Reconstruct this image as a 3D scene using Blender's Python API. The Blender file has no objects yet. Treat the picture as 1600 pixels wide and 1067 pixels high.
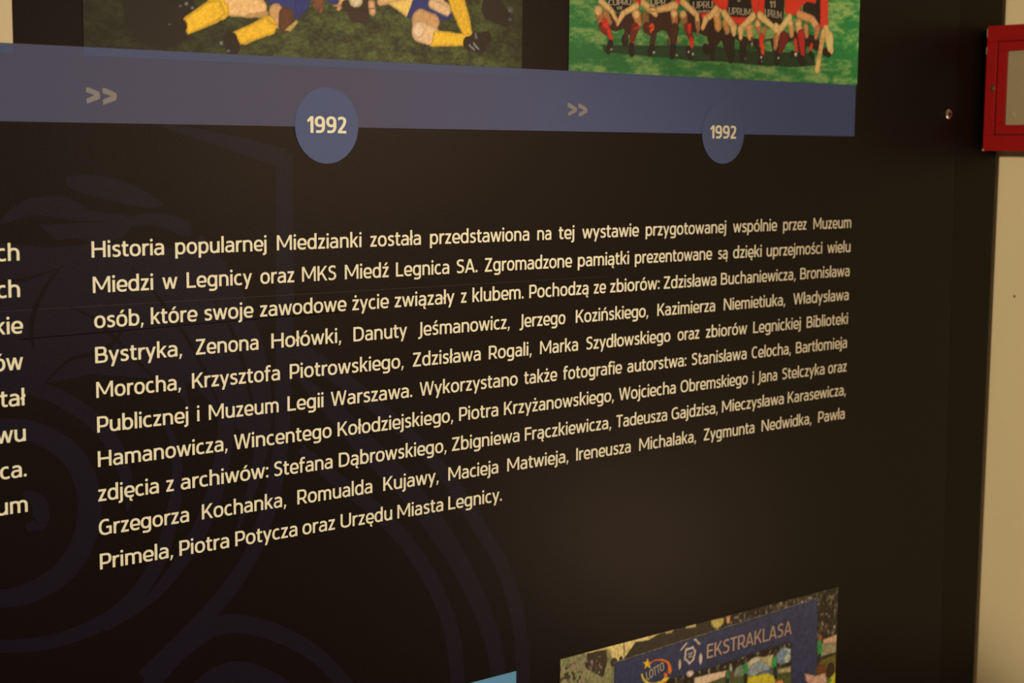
import bpy, math, json
import numpy as np
from mathutils import Matrix, Vector

# ------------------------------------------------------------------ camera, light, exposure
sc = bpy.context.scene
H0 = 1.40          # height of the first text baseline above the floor
col = sc.collection
cam = bpy.data.cameras.new('camera'); cam_o = bpy.data.objects.new('camera', cam); col.objects.link(cam_o)
RIGHT = Vector((0.76692, -0.64168, 0.00833)); UP = Vector((0.0696, 0.09607, 0.99294)); FWD = Vector((0.63795, 0.76093, -0.11833))
m = Matrix((RIGHT, UP, -FWD)).transposed().to_4x4(); m.translation = Vector((-0.48515, -1.0207, 0.07564 + H0))
cam_o.matrix_world = m
cam.sensor_width = 36; cam.lens = 36 * 2531.4 / 1600
cam.clip_start = 0.02
cam.dof.use_dof = True; cam.dof.focus_distance = 1.24; cam.dof.aperture_fstop = 11.5
sc.camera = cam_o

def look(o, at):
    o.rotation_euler = (Vector(at) - o.location).to_track_quat('-Z', 'Y').to_euler()
def spot(name, loc, at, power, angle, blend, color, size):
    l = bpy.data.lights.new(name, 'SPOT'); l.energy = power; l.spot_size = math.radians(angle); l.spot_blend = blend
    l.color = color; l.shadow_soft_size = size
    o = bpy.data.objects.new(name, l); o.location = loc; col.objects.link(o); look(o, at); return o
WARM = (1.0, 0.80, 0.52)
# gallery spotlight high on the left, aimed at the middle of the text
spot('spotlight', (-0.55, -2.3, 2.75), (0.13, 0, H0 - 0.10), 300, 24.5, 1.0, WARM, 0.06)
# unseen second spotlight, added as fill to brighten the side wall and corner
spot('spotlight', (-1.2, -0.50, H0 + 0.40), (1.06, -0.24, H0 - 0.07), 125, 24.5, 0.35, WARM, 0.05)
# three unseen warm lights added by the side wall; their broad reflections veil the panel
for y_, z_, e_ in ((-1.05, 0.22, 6.5), (-1.55, 0.05, 7.0), (-0.48, -0.43, 1.6)):
    lp = bpy.data.lights.new('added_sheen_light', 'POINT'); lp.energy = e_; lp.color = (1.0, 0.64, 0.42); lp.shadow_soft_size = 0.09
    lo = bpy.data.objects.new('added_sheen_light', lp); lo.location = (0.93, y_, H0 + z_); col.objects.link(lo)
w = bpy.data.worlds.new('world'); sc.world = w; w.use_nodes = True
w.node_tree.nodes['Background'].inputs[0].default_value = (1.0, 0.85, 0.62, 1); w.node_tree.nodes['Background'].inputs[1].default_value = 0.05
sc.view_settings.view_transform = 'Standard'; sc.view_settings.look = 'None'
sc.view_settings.exposure = 0.0; sc.view_settings.gamma = 1; sc.view_settings.use_curve_mapping = False

# ------------------------------------------------------------------ helpers
def material(name, color, rough=0.5, spec=0.5, noise=0.0, nscale=40, bump=0.0, bscale=300, metal=0.0, attr=None, trans=0.0):
    mt = bpy.data.materials.new(name); mt.use_nodes = True
    nt = mt.node_tree; b = nt.nodes['Principled BSDF']
    b.inputs['Base Color'].default_value = (*color, 1); b.inputs['Roughness'].default_value = rough
    b.inputs['Specular IOR Level'].default_value = spec; b.inputs['Metallic'].default_value = metal
    b.inputs['Transmission Weight'].default_value = trans
    if attr:
        a = nt.nodes.new('ShaderNodeAttribute'); a.attribute_name = attr; nt.links.new(a.outputs['Color'], b.inputs['Base Color'])
    tc = nt.nodes.new('ShaderNodeTexCoord')
    if noise and not attr:
        n = nt.nodes.new('ShaderNodeTexNoise'); n.inputs['Scale'].default_value = nscale; n.inputs['Detail'].default_value = 5
        nt.links.new(tc.outputs['Object'], n.inputs['Vector'])
        mx = nt.nodes.new('ShaderNodeMix'); mx.data_type = 'RGBA'
        mx.inputs[6].default_value = (*[c * (1 - noise) for c in color], 1); mx.inputs[7].default_value = (*[min(1, c * (1 + noise)) for c in color], 1)
        nt.links.new(n.outputs['Fac'], mx.inputs[0]); nt.links.new(mx.outputs[2], b.inputs['Base Color'])
    if bump:
        n = nt.nodes.new('ShaderNodeTexNoise'); n.inputs['Scale'].default_value = bscale; n.inputs['Detail'].default_value = 3
        nt.links.new(tc.outputs['Object'], n.inputs['Vector'])
        bp = nt.nodes.new('ShaderNodeBump'); bp.inputs['Strength'].default_value = bump; bp.inputs['Distance'].default_value = 0.001
        nt.links.new(n.outputs['Fac'], bp.inputs['Height']); nt.links.new(bp.outputs[0], b.inputs['Normal'])
    return mt
def lin(c):
    return tuple((v / 255 / 12.92) if v <= 10 else ((v / 255 + .055) / 1.055) ** 2.4 for v in c)
def link(name, me, parent=None, **props):
    o = bpy.data.objects.new(name, me); col.objects.link(o)
    if parent is not None: o.parent = parent
    for k, v in props.items(): o[k] = v
    return o
def mesh(name, verts, faces, mat):
    me = bpy.data.meshes.new(name); me.from_pydata([tuple(map(float, v)) for v in verts], [], faces); me.materials.append(mat); me.update(); return me
def boxes(name, bs, mat, bevel=0.0):
    v = []; f = []
    for x0, x1, y0, y1, z0, z1 in bs:
        k = len(v)
        v += [(x0, y0, z0), (x1, y0, z0), (x1, y1, z0), (x0, y1, z0), (x0, y0, z1), (x1, y0, z1), (x1, y1, z1), (x0, y1, z1)]
        f += [tuple(k + i for i in q) for q in ((0, 3, 2, 1), (4, 5, 6, 7), (0, 1, 5, 4), (1, 2, 6, 5), (2, 3, 7, 6), (3, 0, 4, 7))]
    me = mesh(name, v, f, mat)
    if bevel:
        import bmesh
        b = bmesh.new(); b.from_mesh(me); bmesh.ops.bevel(b, geom=b.edges[:], offset=bevel, segments=2, affect='EDGES', profile=.7); b.to_mesh(me); b.free()
    return me
MM = 0.001
def flat(name, polys, mat, lift, parent, lifts=None, **props):
    """thin printed or cut shape on the panel face; polys: lists of (x, z) in mm"""
    v = []; f = []
    y = -lift * MM
    for i_, p in enumerate(polys):
        k = len(v); n = len(p)
        if lifts: y = -(lift + lifts[i_]) * MM      # overlapping strokes lie a few microns apart, like layers of film
        a = sum(p[i][0] * p[(i + 1) % n][1] - p[(i + 1) % n][0] * p[i][1] for i in range(n))
        if a < 0: p = p[::-1]
        v += [(x * MM, y, z * MM) for x, z in p]; f.append(tuple(range(k, k + n)))
    return link(name, mesh(name, v, f, mat), parent, **props)

# ------------------------------------------------------------------ lettering: every glyph is drawn as pen strokes
SW, HW = 116.0, 95.0
def arc(cx, cy, rx, ry, a0, a1, n=2.35, k=None):
    k = k or max(4, int(abs(a1 - a0) / 14)); r = []
    for i in range(k + 1):
        t = math.radians(a0 + (a1 - a0) * i / k); c, s = math.cos(t), math.sin(t)
        r.append((cx + rx * math.copysign(abs(c) ** (2 / n), c), cy + ry * math.copysign(abs(s) ** (2 / n), s)))
    return r
def crv(*p, s=5):
    r = []; n = len(p)
    for i in range(n - 1):
        p0, p1, p2, p3 = p[max(i - 1, 0)], p[i], p[i + 1], p[min(i + 2, n - 1)]
        for j in range(s):
            t = j / s
            r.append(tuple(.5 * (2 * p1[d] + (p2[d] - p0[d]) * t + (2 * p0[d] - 5 * p1[d] + 4 * p2[d] - p3[d]) * t * t + (3 * p1[d] - p0[d] - 3 * p2[d] + p3[d]) * t ** 3) for d in (0, 1)))
    return r + [p[-1]]
def pen(pts, c0='', c1='', closed=False, k=1.0):
    """stroke polygon strip; stroke width depends on direction; cuts: h = horizontal end, v = vertical end"""
    P = []
    for p in pts:
        if not P or (abs(p[0] - P[-1][0]) + abs(p[1] - P[-1][1])) > .5: P.append(p)
    if closed and abs(P[0][0] - P[-1][0]) + abs(P[0][1] - P[-1][1]) < 1: P.pop()
    n = len(P); L = []; R = []
    def d(a, b):
        x, y = b[0] - a[0], b[1] - a[1]; l = math.hypot(x, y) or 1; return x / l, y / l
    for i in range(n):
        if closed: d0 = d(P[i - 1], P[i]); d1 = d(P[i], P[(i + 1) % n])
        else:
            d0 = d(P[i - 1], P[i]) if i else d(P[0], P[1]); d1 = d(P[i], P[i + 1]) if i < n - 1 else d0
        tx, ty = d0[0] + d1[0], d0[1] + d1[1]; l = math.hypot(tx, ty) or 1; tx /= l; ty /= l
        w = math.hypot(SW * ty, HW * tx) / 2 * k
        cs = max(.45, tx * d1[0] + ty * d1[1]); w /= cs
        nx, ny = -ty, tx
        if not closed and (i == 0 and c0 or i == n - 1 and c1):
            c = c0 if i == 0 else c1
            if c == 'h': nx, ny = math.copysign(1, -ty if abs(ty) > .05 else 1), 0; w = w / max(.3, abs(ty))
            else: nx, ny = 0, math.copysign(1, tx); w = w / max(.3, abs(tx))
        L.append((P[i][0] + nx * w, P[i][1] + ny * w)); R.append((P[i][0] - nx * w, P[i][1] - ny * w))
    return [(L[i], R[i], R[(i + 1) % n], L[(i + 1) % n]) for i in range(n if closed else n - 1)]
def ln(x0, y0, x1, y1, c0='', c1='', k=1.0): return pen([(x0, y0), (x1, y1)], c0, c1, k=k)
def dg(x0, y0, x1, y1, k=.93): return pen([(x0, y0), (x1, y1)], 'h', 'h', k=k)
def dot(cx, cy, r=64): return [[(cx + r * math.cos(t * math.pi / 6), cy + r * math.sin(t * math.pi / 6)) for t in range(12)]]
def ring_(cx, cy, rx, ry, n=2.35): return pen(arc(cx, cy, rx, ry, 0, 360, n, 26)[:-1], closed=True)
def acute(cx, y=585): return ln(cx - 25, y, cx + 75, y + 140, 'h', 'h', .85)
def ogonek(x): return pen(crv((x, 20), (x - 50, -60), (x - 30, -135), (x + 50, -145)), 'h', 'v', k=.72)
def tcomma(x): return [[(x - 45, 95), (x + 68, 95), (x + 50, 10), (x - 5, -120), (x - 70, -120), (x - 35, 0)]]
XH = 522
G = {}
G['i'] = (106, ln(53, 0, 53, XH) + dot(53, 668))
G['l'] = (106, ln(53, 0, 53, 745))
G['j'] = (150, pen([(97, XH), (97, -60)] + arc(7, -60, 90, 88, 0, -90, 2.1)[1:] + [(-35, -142)], '', 'v') + dot(97, 668))
G['o'] = (490, ring_(245, 261, 192, 226))
G['ó'] = (490, G['o'][1] + acute(235))
G['n'] = (460, ln(53, 0, 53, XH) + pen([(75, 385)] + arc(230, 300, 177, 186, 150, 0)[0:] + [(407, 0)]))
G['ń'] = (460, G['n'][1] + acute(225))
G['m'] = (720, ln(53, 0, 53, XH) + pen([(75, 390)] + arc(205, 320, 155, 166, 150, 0) + [(360, 0)]) + pen([(382, 390)] + arc(512, 320, 155, 166, 150, 0) + [(667, 0)]))
G['h'] = (460, ln(53, 0, 53, 745) + G['n'][1][1:])
G['u'] = (460, ln(407, 0, 407, XH) + pen([(53, XH), (53, 230)] + arc(215, 210, 162, 175, 180, 300) + [(395, 150)]))
G['r'] = (300, ln(53, 0, 53, XH) + pen([(70, 330)] + arc(235, 320, 170, 162, 160, 90) + [(292, 482)], '', 'v'))
G['p'] = (475, ln(53, -190, 53, XH) + ring_(238, 261, 184, 226))
G['b'] = (475, ln(53, 0, 53, 745) + ring_(238, 261, 184, 226))
G['d'] = (475, ln(422, 0, 422, 745) + ring_(237, 261, 184, 226))
G['g'] = (475, ring_(237, 268, 184, 218) + pen([(422, XH), (422, -20)] + arc(272, -30, 150, 118, 0, -90, 2.2)[1:] + [(80, -140)], '', 'v'))
G['c'] = (400, pen(arc(248, 261, 195, 226, 62, 298) + [(392, 56)], 'v', 'v'))
G['C'] = (520, pen(arc(320, 350, 262, 312, 62, 298), 'v', 'v'))
G['e'] = (455, pen(arc(240, 262, 187, 225, 0, 270) + [(330, 40), (425, 70)], 'h', 'v') + ln(60, 238, 468, 238, k=.88))
G['ę'] = (455, G['e'][1] + ogonek(330))
G['a'] = (440, pen([(386, 0), (386, 330)] + arc(226, 330, 160, 150, 0, 90)[1:] + [(150, 474), (62, 448)], '', 'v') +
     pen(crv((386, 288), (250, 292), (120, 272), (56, 210), (55, 120), (105, 50), (190, 34), (290, 62), (386, 130)), k=.94))
G['ą'] = (440, G['a'][1] + ogonek(370))
G['s'] = (385, pen(crv((345, 452), (270, 477), (180, 481), (95, 445), (78, 375), (120, 312), (200, 276), (290, 235), (326, 160), (300, 75), (215, 38), (120, 42), (35, 74)), 'v', 'v'))
G['ś'] = (385, G['s'][1] + acute(190))
G['t'] = (320, pen([(125, 655), (125, 160)] + arc(230, 155, 105, 112, 180, 270)[1:] + [(312, 52)], '', 'v') + ln(8, XH - 44, 305, XH - 44))
G['f'] = (330, pen([(125, 0), (125, 590)] + arc(235, 595, 110, 110, 180, 90)[1:] + [(328, 698)], '', 'v') + ln(12, XH - 44, 308, XH - 44))
G['k'] = (440, ln(53, 0, 53, 745) + dg(90, 215, 365, XH) + dg(175, 300, 375, 0))
G['v'] = (460, dg(55, XH, 235, 0) + dg(405, XH, 225, 0))
G['w'] = (700, dg(52, XH, 195, 0, .88) + dg(350, XH, 205, 0, .88) + dg(350, XH, 495, 0, .88) + dg(648, XH, 505, 0, .88))
G['y'] = (460, dg(55, XH, 240, 10) + dg(405, XH, 155, -190))
G['z'] = (390, ln(22, XH - 44, 372, XH - 44) + ln(12, 44, 378, 44) + [[(20, 60), (150, 60), (372, 470), (242, 470)]])
G['ź'] = (390, G['z'][1] + acute(190)); G['ż'] = (390, G['z'][1] + dot(195, 668))
G['ł'] = (170, ln(85, 0, 85, 745) + ln(-15, 285, 185, 425, 'v', 'v', .85))
G['H'] = (600, ln(55, 0, 55, 700) + ln(545, 0, 545, 700) + ln(55, 362, 545, 362))
G['M'] = (760, ln(55, 0, 55, 700, k=.95) + ln(705, 0, 705, 700, k=.95) + [[(15, 700), (120, 700), (430, 130), (330, 130)], [(745, 700), (640, 700), (330, 130), (430, 130)]])
G['N'] = (620, ln(55, 0, 55, 700) + ln(565, 0, 565, 700) + [[(10, 700), (128, 700), (610, 0), (492, 0)]])
G['L'] = (440, ln(55, 0, 55, 700) + ln(55, 44, 435, 44))
G['E'] = (450, G['L'][1] + ln(55, 656, 430, 656) + ln(55, 362, 400, 362))
G['F'] = (430, ln(55, 0, 55, 700) + ln(55, 656, 425, 656) + ln(55, 340, 395, 340))
G['I'] = (110, ln(55, 0, 55, 700))
G['T'] = (500, ln(250, 0, 250, 700) + ln(5, 656, 495, 656))
G['K'] = (550, ln(55, 0, 55, 700) + dg(110, 270, 470, 700) + dg(215, 410, 490, 0))
G['J'] = (250, pen([(195, 700), (195, 40)] + arc(85, 40, 110, 140, 0, -90, 2.1)[1:] + [(0, -112)], '', 'v'))
G['P'] = (490, ln(55, 0, 55, 700) + pen([(55, 656), (250, 656)] + arc(260, 460, 180, 196, 90, -90, 2.5)[1:] + [(55, 264)]))
G['R'] = (530, G['P'][1] + dg(260, 280, 470, 0))
G['B'] = (530, ln(55, 0, 55, 700) + pen([(55, 656), (250, 656)] + arc(260, 508, 165, 148, 90, -90, 2.5)[1:] + [(55, 360)]) + pen([(55, 360), (280, 360)] + arc(285, 202, 190, 158, 90, -90, 2.5)[1:] + [(55, 44)]))
G['D'] = (590, ln(55, 0, 55, 700) + pen([(55, 656), (230, 656)] + arc(235, 350, 295, 306, 90, -90, 2.5)[1:] + [(55, 44)]))
G['O'] = (640, ring_(320, 350, 262, 314))
G['G'] = (590, pen(arc(320, 350, 262, 312, 60, 300) + [(520, 60)], 'v', '') + ln(530, 30, 530, 360) + ln(340, 340, 580, 340))
G['S'] = (480, pen(crv((425, 615), (340, 650), (230, 656), (115, 610), (90, 520), (130, 430), (230, 380), (340, 330), (400, 250), (385, 130), (290, 55), (160, 46), (40, 90)), 'v', 'v'))
G['U'] = (590, pen([(55, 700), (55, 260)] + arc(295, 250, 240, 206, 180, 360, 2.4) + [(535, 700)]))
G['V'] = (560, dg(55, 700, 285, 0) + dg(505, 700, 275, 0))
G['W'] = (850, dg(55, 700, 225, 0, .85) + dg(410, 700, 240, 0, .85) + dg(440, 700, 610, 0, .85) + dg(795, 700, 625, 0, .85))
G['A'] = (580, dg(50, 0, 280, 700) + dg(530, 0, 300, 700) + ln(130, 205, 450, 205))
G['Z'] = (510, ln(30, 656, 485, 656) + ln(20, 44, 490, 44) + [[(22, 60), (158, 60), (485, 650), (352, 650)]])
G['.'] = (128, dot(64, 62)); G[':'] = (128, dot(64, 62) + dot(64, 440)); G[','] = (140, tcomma(72))
G['1'] = (290, ln(235, 0, 235, 700, k=1.2) + [[(175, 700), (290, 700), (250, 600), (60, 440), (10, 530)]])
G['9'] = (480, pen(arc(240, 480, 170, 175, 0, 360, 2.3, 24)[:-1], closed=True, k=1.2) + pen([(410, 480), (410, 300)] + arc(220, 260, 190, 205, 0, -90, 2.3)[1:] + [(60, 60)], '', 'v', k=1.2))
G['2'] = (430, pen(crv((40, 600), (130, 640), (240, 645), (330, 590), (345, 480), (290, 340), (180, 200), (95, 90)), 'v', 'h', k=1.2) + ln(20, 52, 420, 52, k=1.15))
G['8'] = (480, ring_(240, 530, 150, 130, 2.1) + ring_(240, 210, 180, 170, 2.1))
BEAR = dict([(c, (48, 48)) for c in 'inmhulHMNI'] + [(c, (28, 28)) for c in 'oóOeęcC'] + [(c, (8, 8)) for c in 'vwyVWAT'])
BEAR.update({'b': (48, 28), 'p': (48, 28), 'd': (28, 48), 'g': (28, 48), 'a': (26, 46), 'ą': (26, 46), 'j': (6, 48), 'r': (48, 2), 't': (10, 14), 'f': (10, 4), 'k': (48, 4),
             's': (24, 24), 'ś': (24, 24), 'z': (20, 20), 'ż': (20, 20), 'ź': (20, 20), 'ł': (14, 12), 'ń': (48, 48), 'L': (48, 8), 'E': (48, 20), 'F': (48, 4), 'K': (48, 4), 'J': (20, 44),
             'P': (48, 16), 'R': (48, 8), 'B': (48, 24), 'D': (48, 28), 'G': (28, 40), 'S': (26, 26), 'U': (46, 46), 'Z': (20, 20), '1': (20, 45), '9': (25, 25), '2': (30, 20), '8': (20, 20)})
def layout(word):
    """polygons of a word in font units, starting with ink at x = 0; returns (polys, ink width)"""
    x = 0; out = []
    for i, ch in enumerate(word):
        a, ps = G[ch]; l, r = BEAR.get(ch, (30, 20))
        if i: x += l
        out += [[(px + x, py) for px, py in p] for p in ps]
        x += a; last = x
        x += r
    return out, last
def letters(name, items, mat, lift, parent, **props):
    """items: (word, x0, x1, baseline z, cap height) in mm; the word's ink fills x0..x1"""
    polys = []; lifts = []
    for word, x0, x1, z, cap in items:
        ps, wd = layout(word); sx = (x1 - x0) / wd; sz = cap / 700
        if sx > 1.12 * sz and len(word) == 1: sx = sz; x0 = (x0 + x1 - wd * sx) / 2
        lifts += [(j % 60) * .004 for j in range(len(ps))]
        polys += [[(x0 + px * sx, z + py * sz) for px, py in p] for p in ps]
    return flat(name, polys, mat, lift, parent, lifts, **props)

TEXT_ROWS = [
  [('Historia', -0.7, 53.2), ('popularnej', 62.1, 135.9), ('Miedzianki', 144.8, 219.7), ('została', 227.8, 276.1), ('przedstawiona', 285.2, 388.0), ('na', 396.9, 412.2), ('tej', 420.5, 438.1), ('wystawie', 447.3, 514.3), ('przygotowanej', 523.1, 626.7), ('wspólnie', 636.3, 697.4), ('przez', 706.6, 741.0), ('Muzeum', 751.1, 809.0)],
  [('Miedzi', -0.4, 44.3), ('w', 51.6, 63.3), ('Legnicy', 70.6, 123.5), ('oraz', 130.6, 159.6), ('MKS', 166.3, 196.8), ('Miedź', 204.5, 245.3), ('Legnica', 252.2, 304.3), ('SA.', 311.4, 333.4), ('Zgromadzone', 340.6, 435.6), ('pamiątki', 442.8, 503.0), ('prezentowane', 510.5, 608.4), ('są', 616.7, 629.7), ('dzięki', 637.2, 676.8), ('uprzejmości', 683.9, 765.3), ('wielu', 773.3, 808.9)],
  [('osób,', 0.1, 36.7), ('które', 42.4, 78.2), ('swoje', 83.9, 124.0), ('zawodowe', 129.8, 205.4), ('życie', 211.0, 244.9), ('związały', 250.7, 309.8), ('z', 316.3, 322.3), ('klubem.', 328.3, 382.5), ('Pochodzą', 388.7, 455.4), ('ze', 461.6, 475.7), ('zbiorów:', 480.9, 541.5), ('Zdzisława', 546.6, 615.3), ('Buchaniewicza,', 621.6, 726.8), ('Bronisława', 733.7, 808.9)],
  [('Bystryka,', 0.2, 66.0), ('Zenona', 76.7, 128.3), ('Hołówki,', 139.4, 201.0), ('Danuty', 212.2, 262.7), ('Jeśmanowicz,', 273.6, 367.6), ('Jerzego', 378.5, 429.2), ('Kozińskiego,', 441.3, 528.0), ('Kazimierza', 539.5, 614.3), ('Niemietiuka,', 626.3, 712.6), ('Władysława', 724.4, 808.8)],
  [('Morocha,', 0.4, 64.7), ('Krzysztofa', 73.6, 146.4), ('Piotrowskiego,', 155.0, 259.4), ('Zdzisława', 268.2, 337.0), ('Rogali,', 345.7, 391.8), ('Marka', 401.2, 444.2), ('Szydłowskiego', 453.3, 556.6), ('oraz', 565.9, 594.4), ('zbiorów', 602.9, 659.1), ('Legnickiej', 667.8, 736.3), ('Biblioteki', 745.4, 808.7)],
  [('Publicznej', 0.5, 70.0), ('i', 77.1, 79.3), ('Muzeum', 86.7, 145.0), ('Legii', 152.8, 184.5), ('Warszawa.', 191.1, 267.9), ('Wykorzystano', 275.1, 376.7), ('także', 383.8, 420.3), ('fotografie', 427.4, 496.3), ('autorstwa:', 503.4, 577.8), ('Stanisława', 584.6, 659.4), ('Celocha,', 666.5, 723.0), ('Bartłomieja', 730.4, 808.7)],
  [('Hamanowicza,', 0.5, 101.7), ('Wincentego', 106.9, 191.7), ('Kołodziejskiego,', 197.3, 308.9), ('Piotra', 315.1, 356.1), ('Krzyżanowskiego,', 362.3, 487.5), ('Wojciecha', 493.6, 564.7), ('Obremskiego', 571.0, 661.8), ('i', 668.1, 671.2), ('Jana', 676.3, 703.9), ('Stelczyka', 710.8, 774.7), ('oraz', 780.4, 809.4)],
  [('zdjęcia', -0.1, 46.0), ('z', 51.7, 58.0), ('archiwów:', 63.4, 135.8), ('Stefana', 140.3, 192.4), ('Dąbrowskiego,', 198.3, 302.2), ('Zbigniewa', 307.6, 379.2), ('Frączkiewicza,', 385.3, 484.8), ('Tadeusza', 490.9, 554.3), ('Gajdzisa,', 560.1, 621.3), ('Mieczysława', 627.2, 714.5), ('Karasewicza,', 720.5, 809.2)],
  [('Grzegorza', 0.0, 69.5), ('Kochanka,', 80.0, 150.8), ('Romualda', 160.8, 229.3), ('Kujawy,', 239.9, 294.4), ('Macieja', 304.3, 356.4), ('Matwieja,', 366.3, 434.7), ('Ireneusza', 443.9, 509.1), ('Michalaka,', 519.8, 593.1), ('Zygmunta', 603.0, 673.0), ('Nedwidka,', 683.5, 757.0), ('Pawła', 767.4, 808.7)],
  [('Primela,', 0.3, 56.4), ('Piotra', 61.5, 101.9), ('Potycza', 107.1, 160.5), ('oraz', 165.1, 194.6), ('Urzędu', 199.7, 248.3), ('Miasta', 253.5, 299.1), ('Legnicy.', 304.4, 360.7)]]
LEFT_ROWS = [('ch', -51.6), ('ch', -51.9), ('kie', -50.8), ('ów', -51.0), ('tał', -50.4), ('wu', -50.6), ('ca.', -50.6), ('um', -50.7)]
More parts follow.
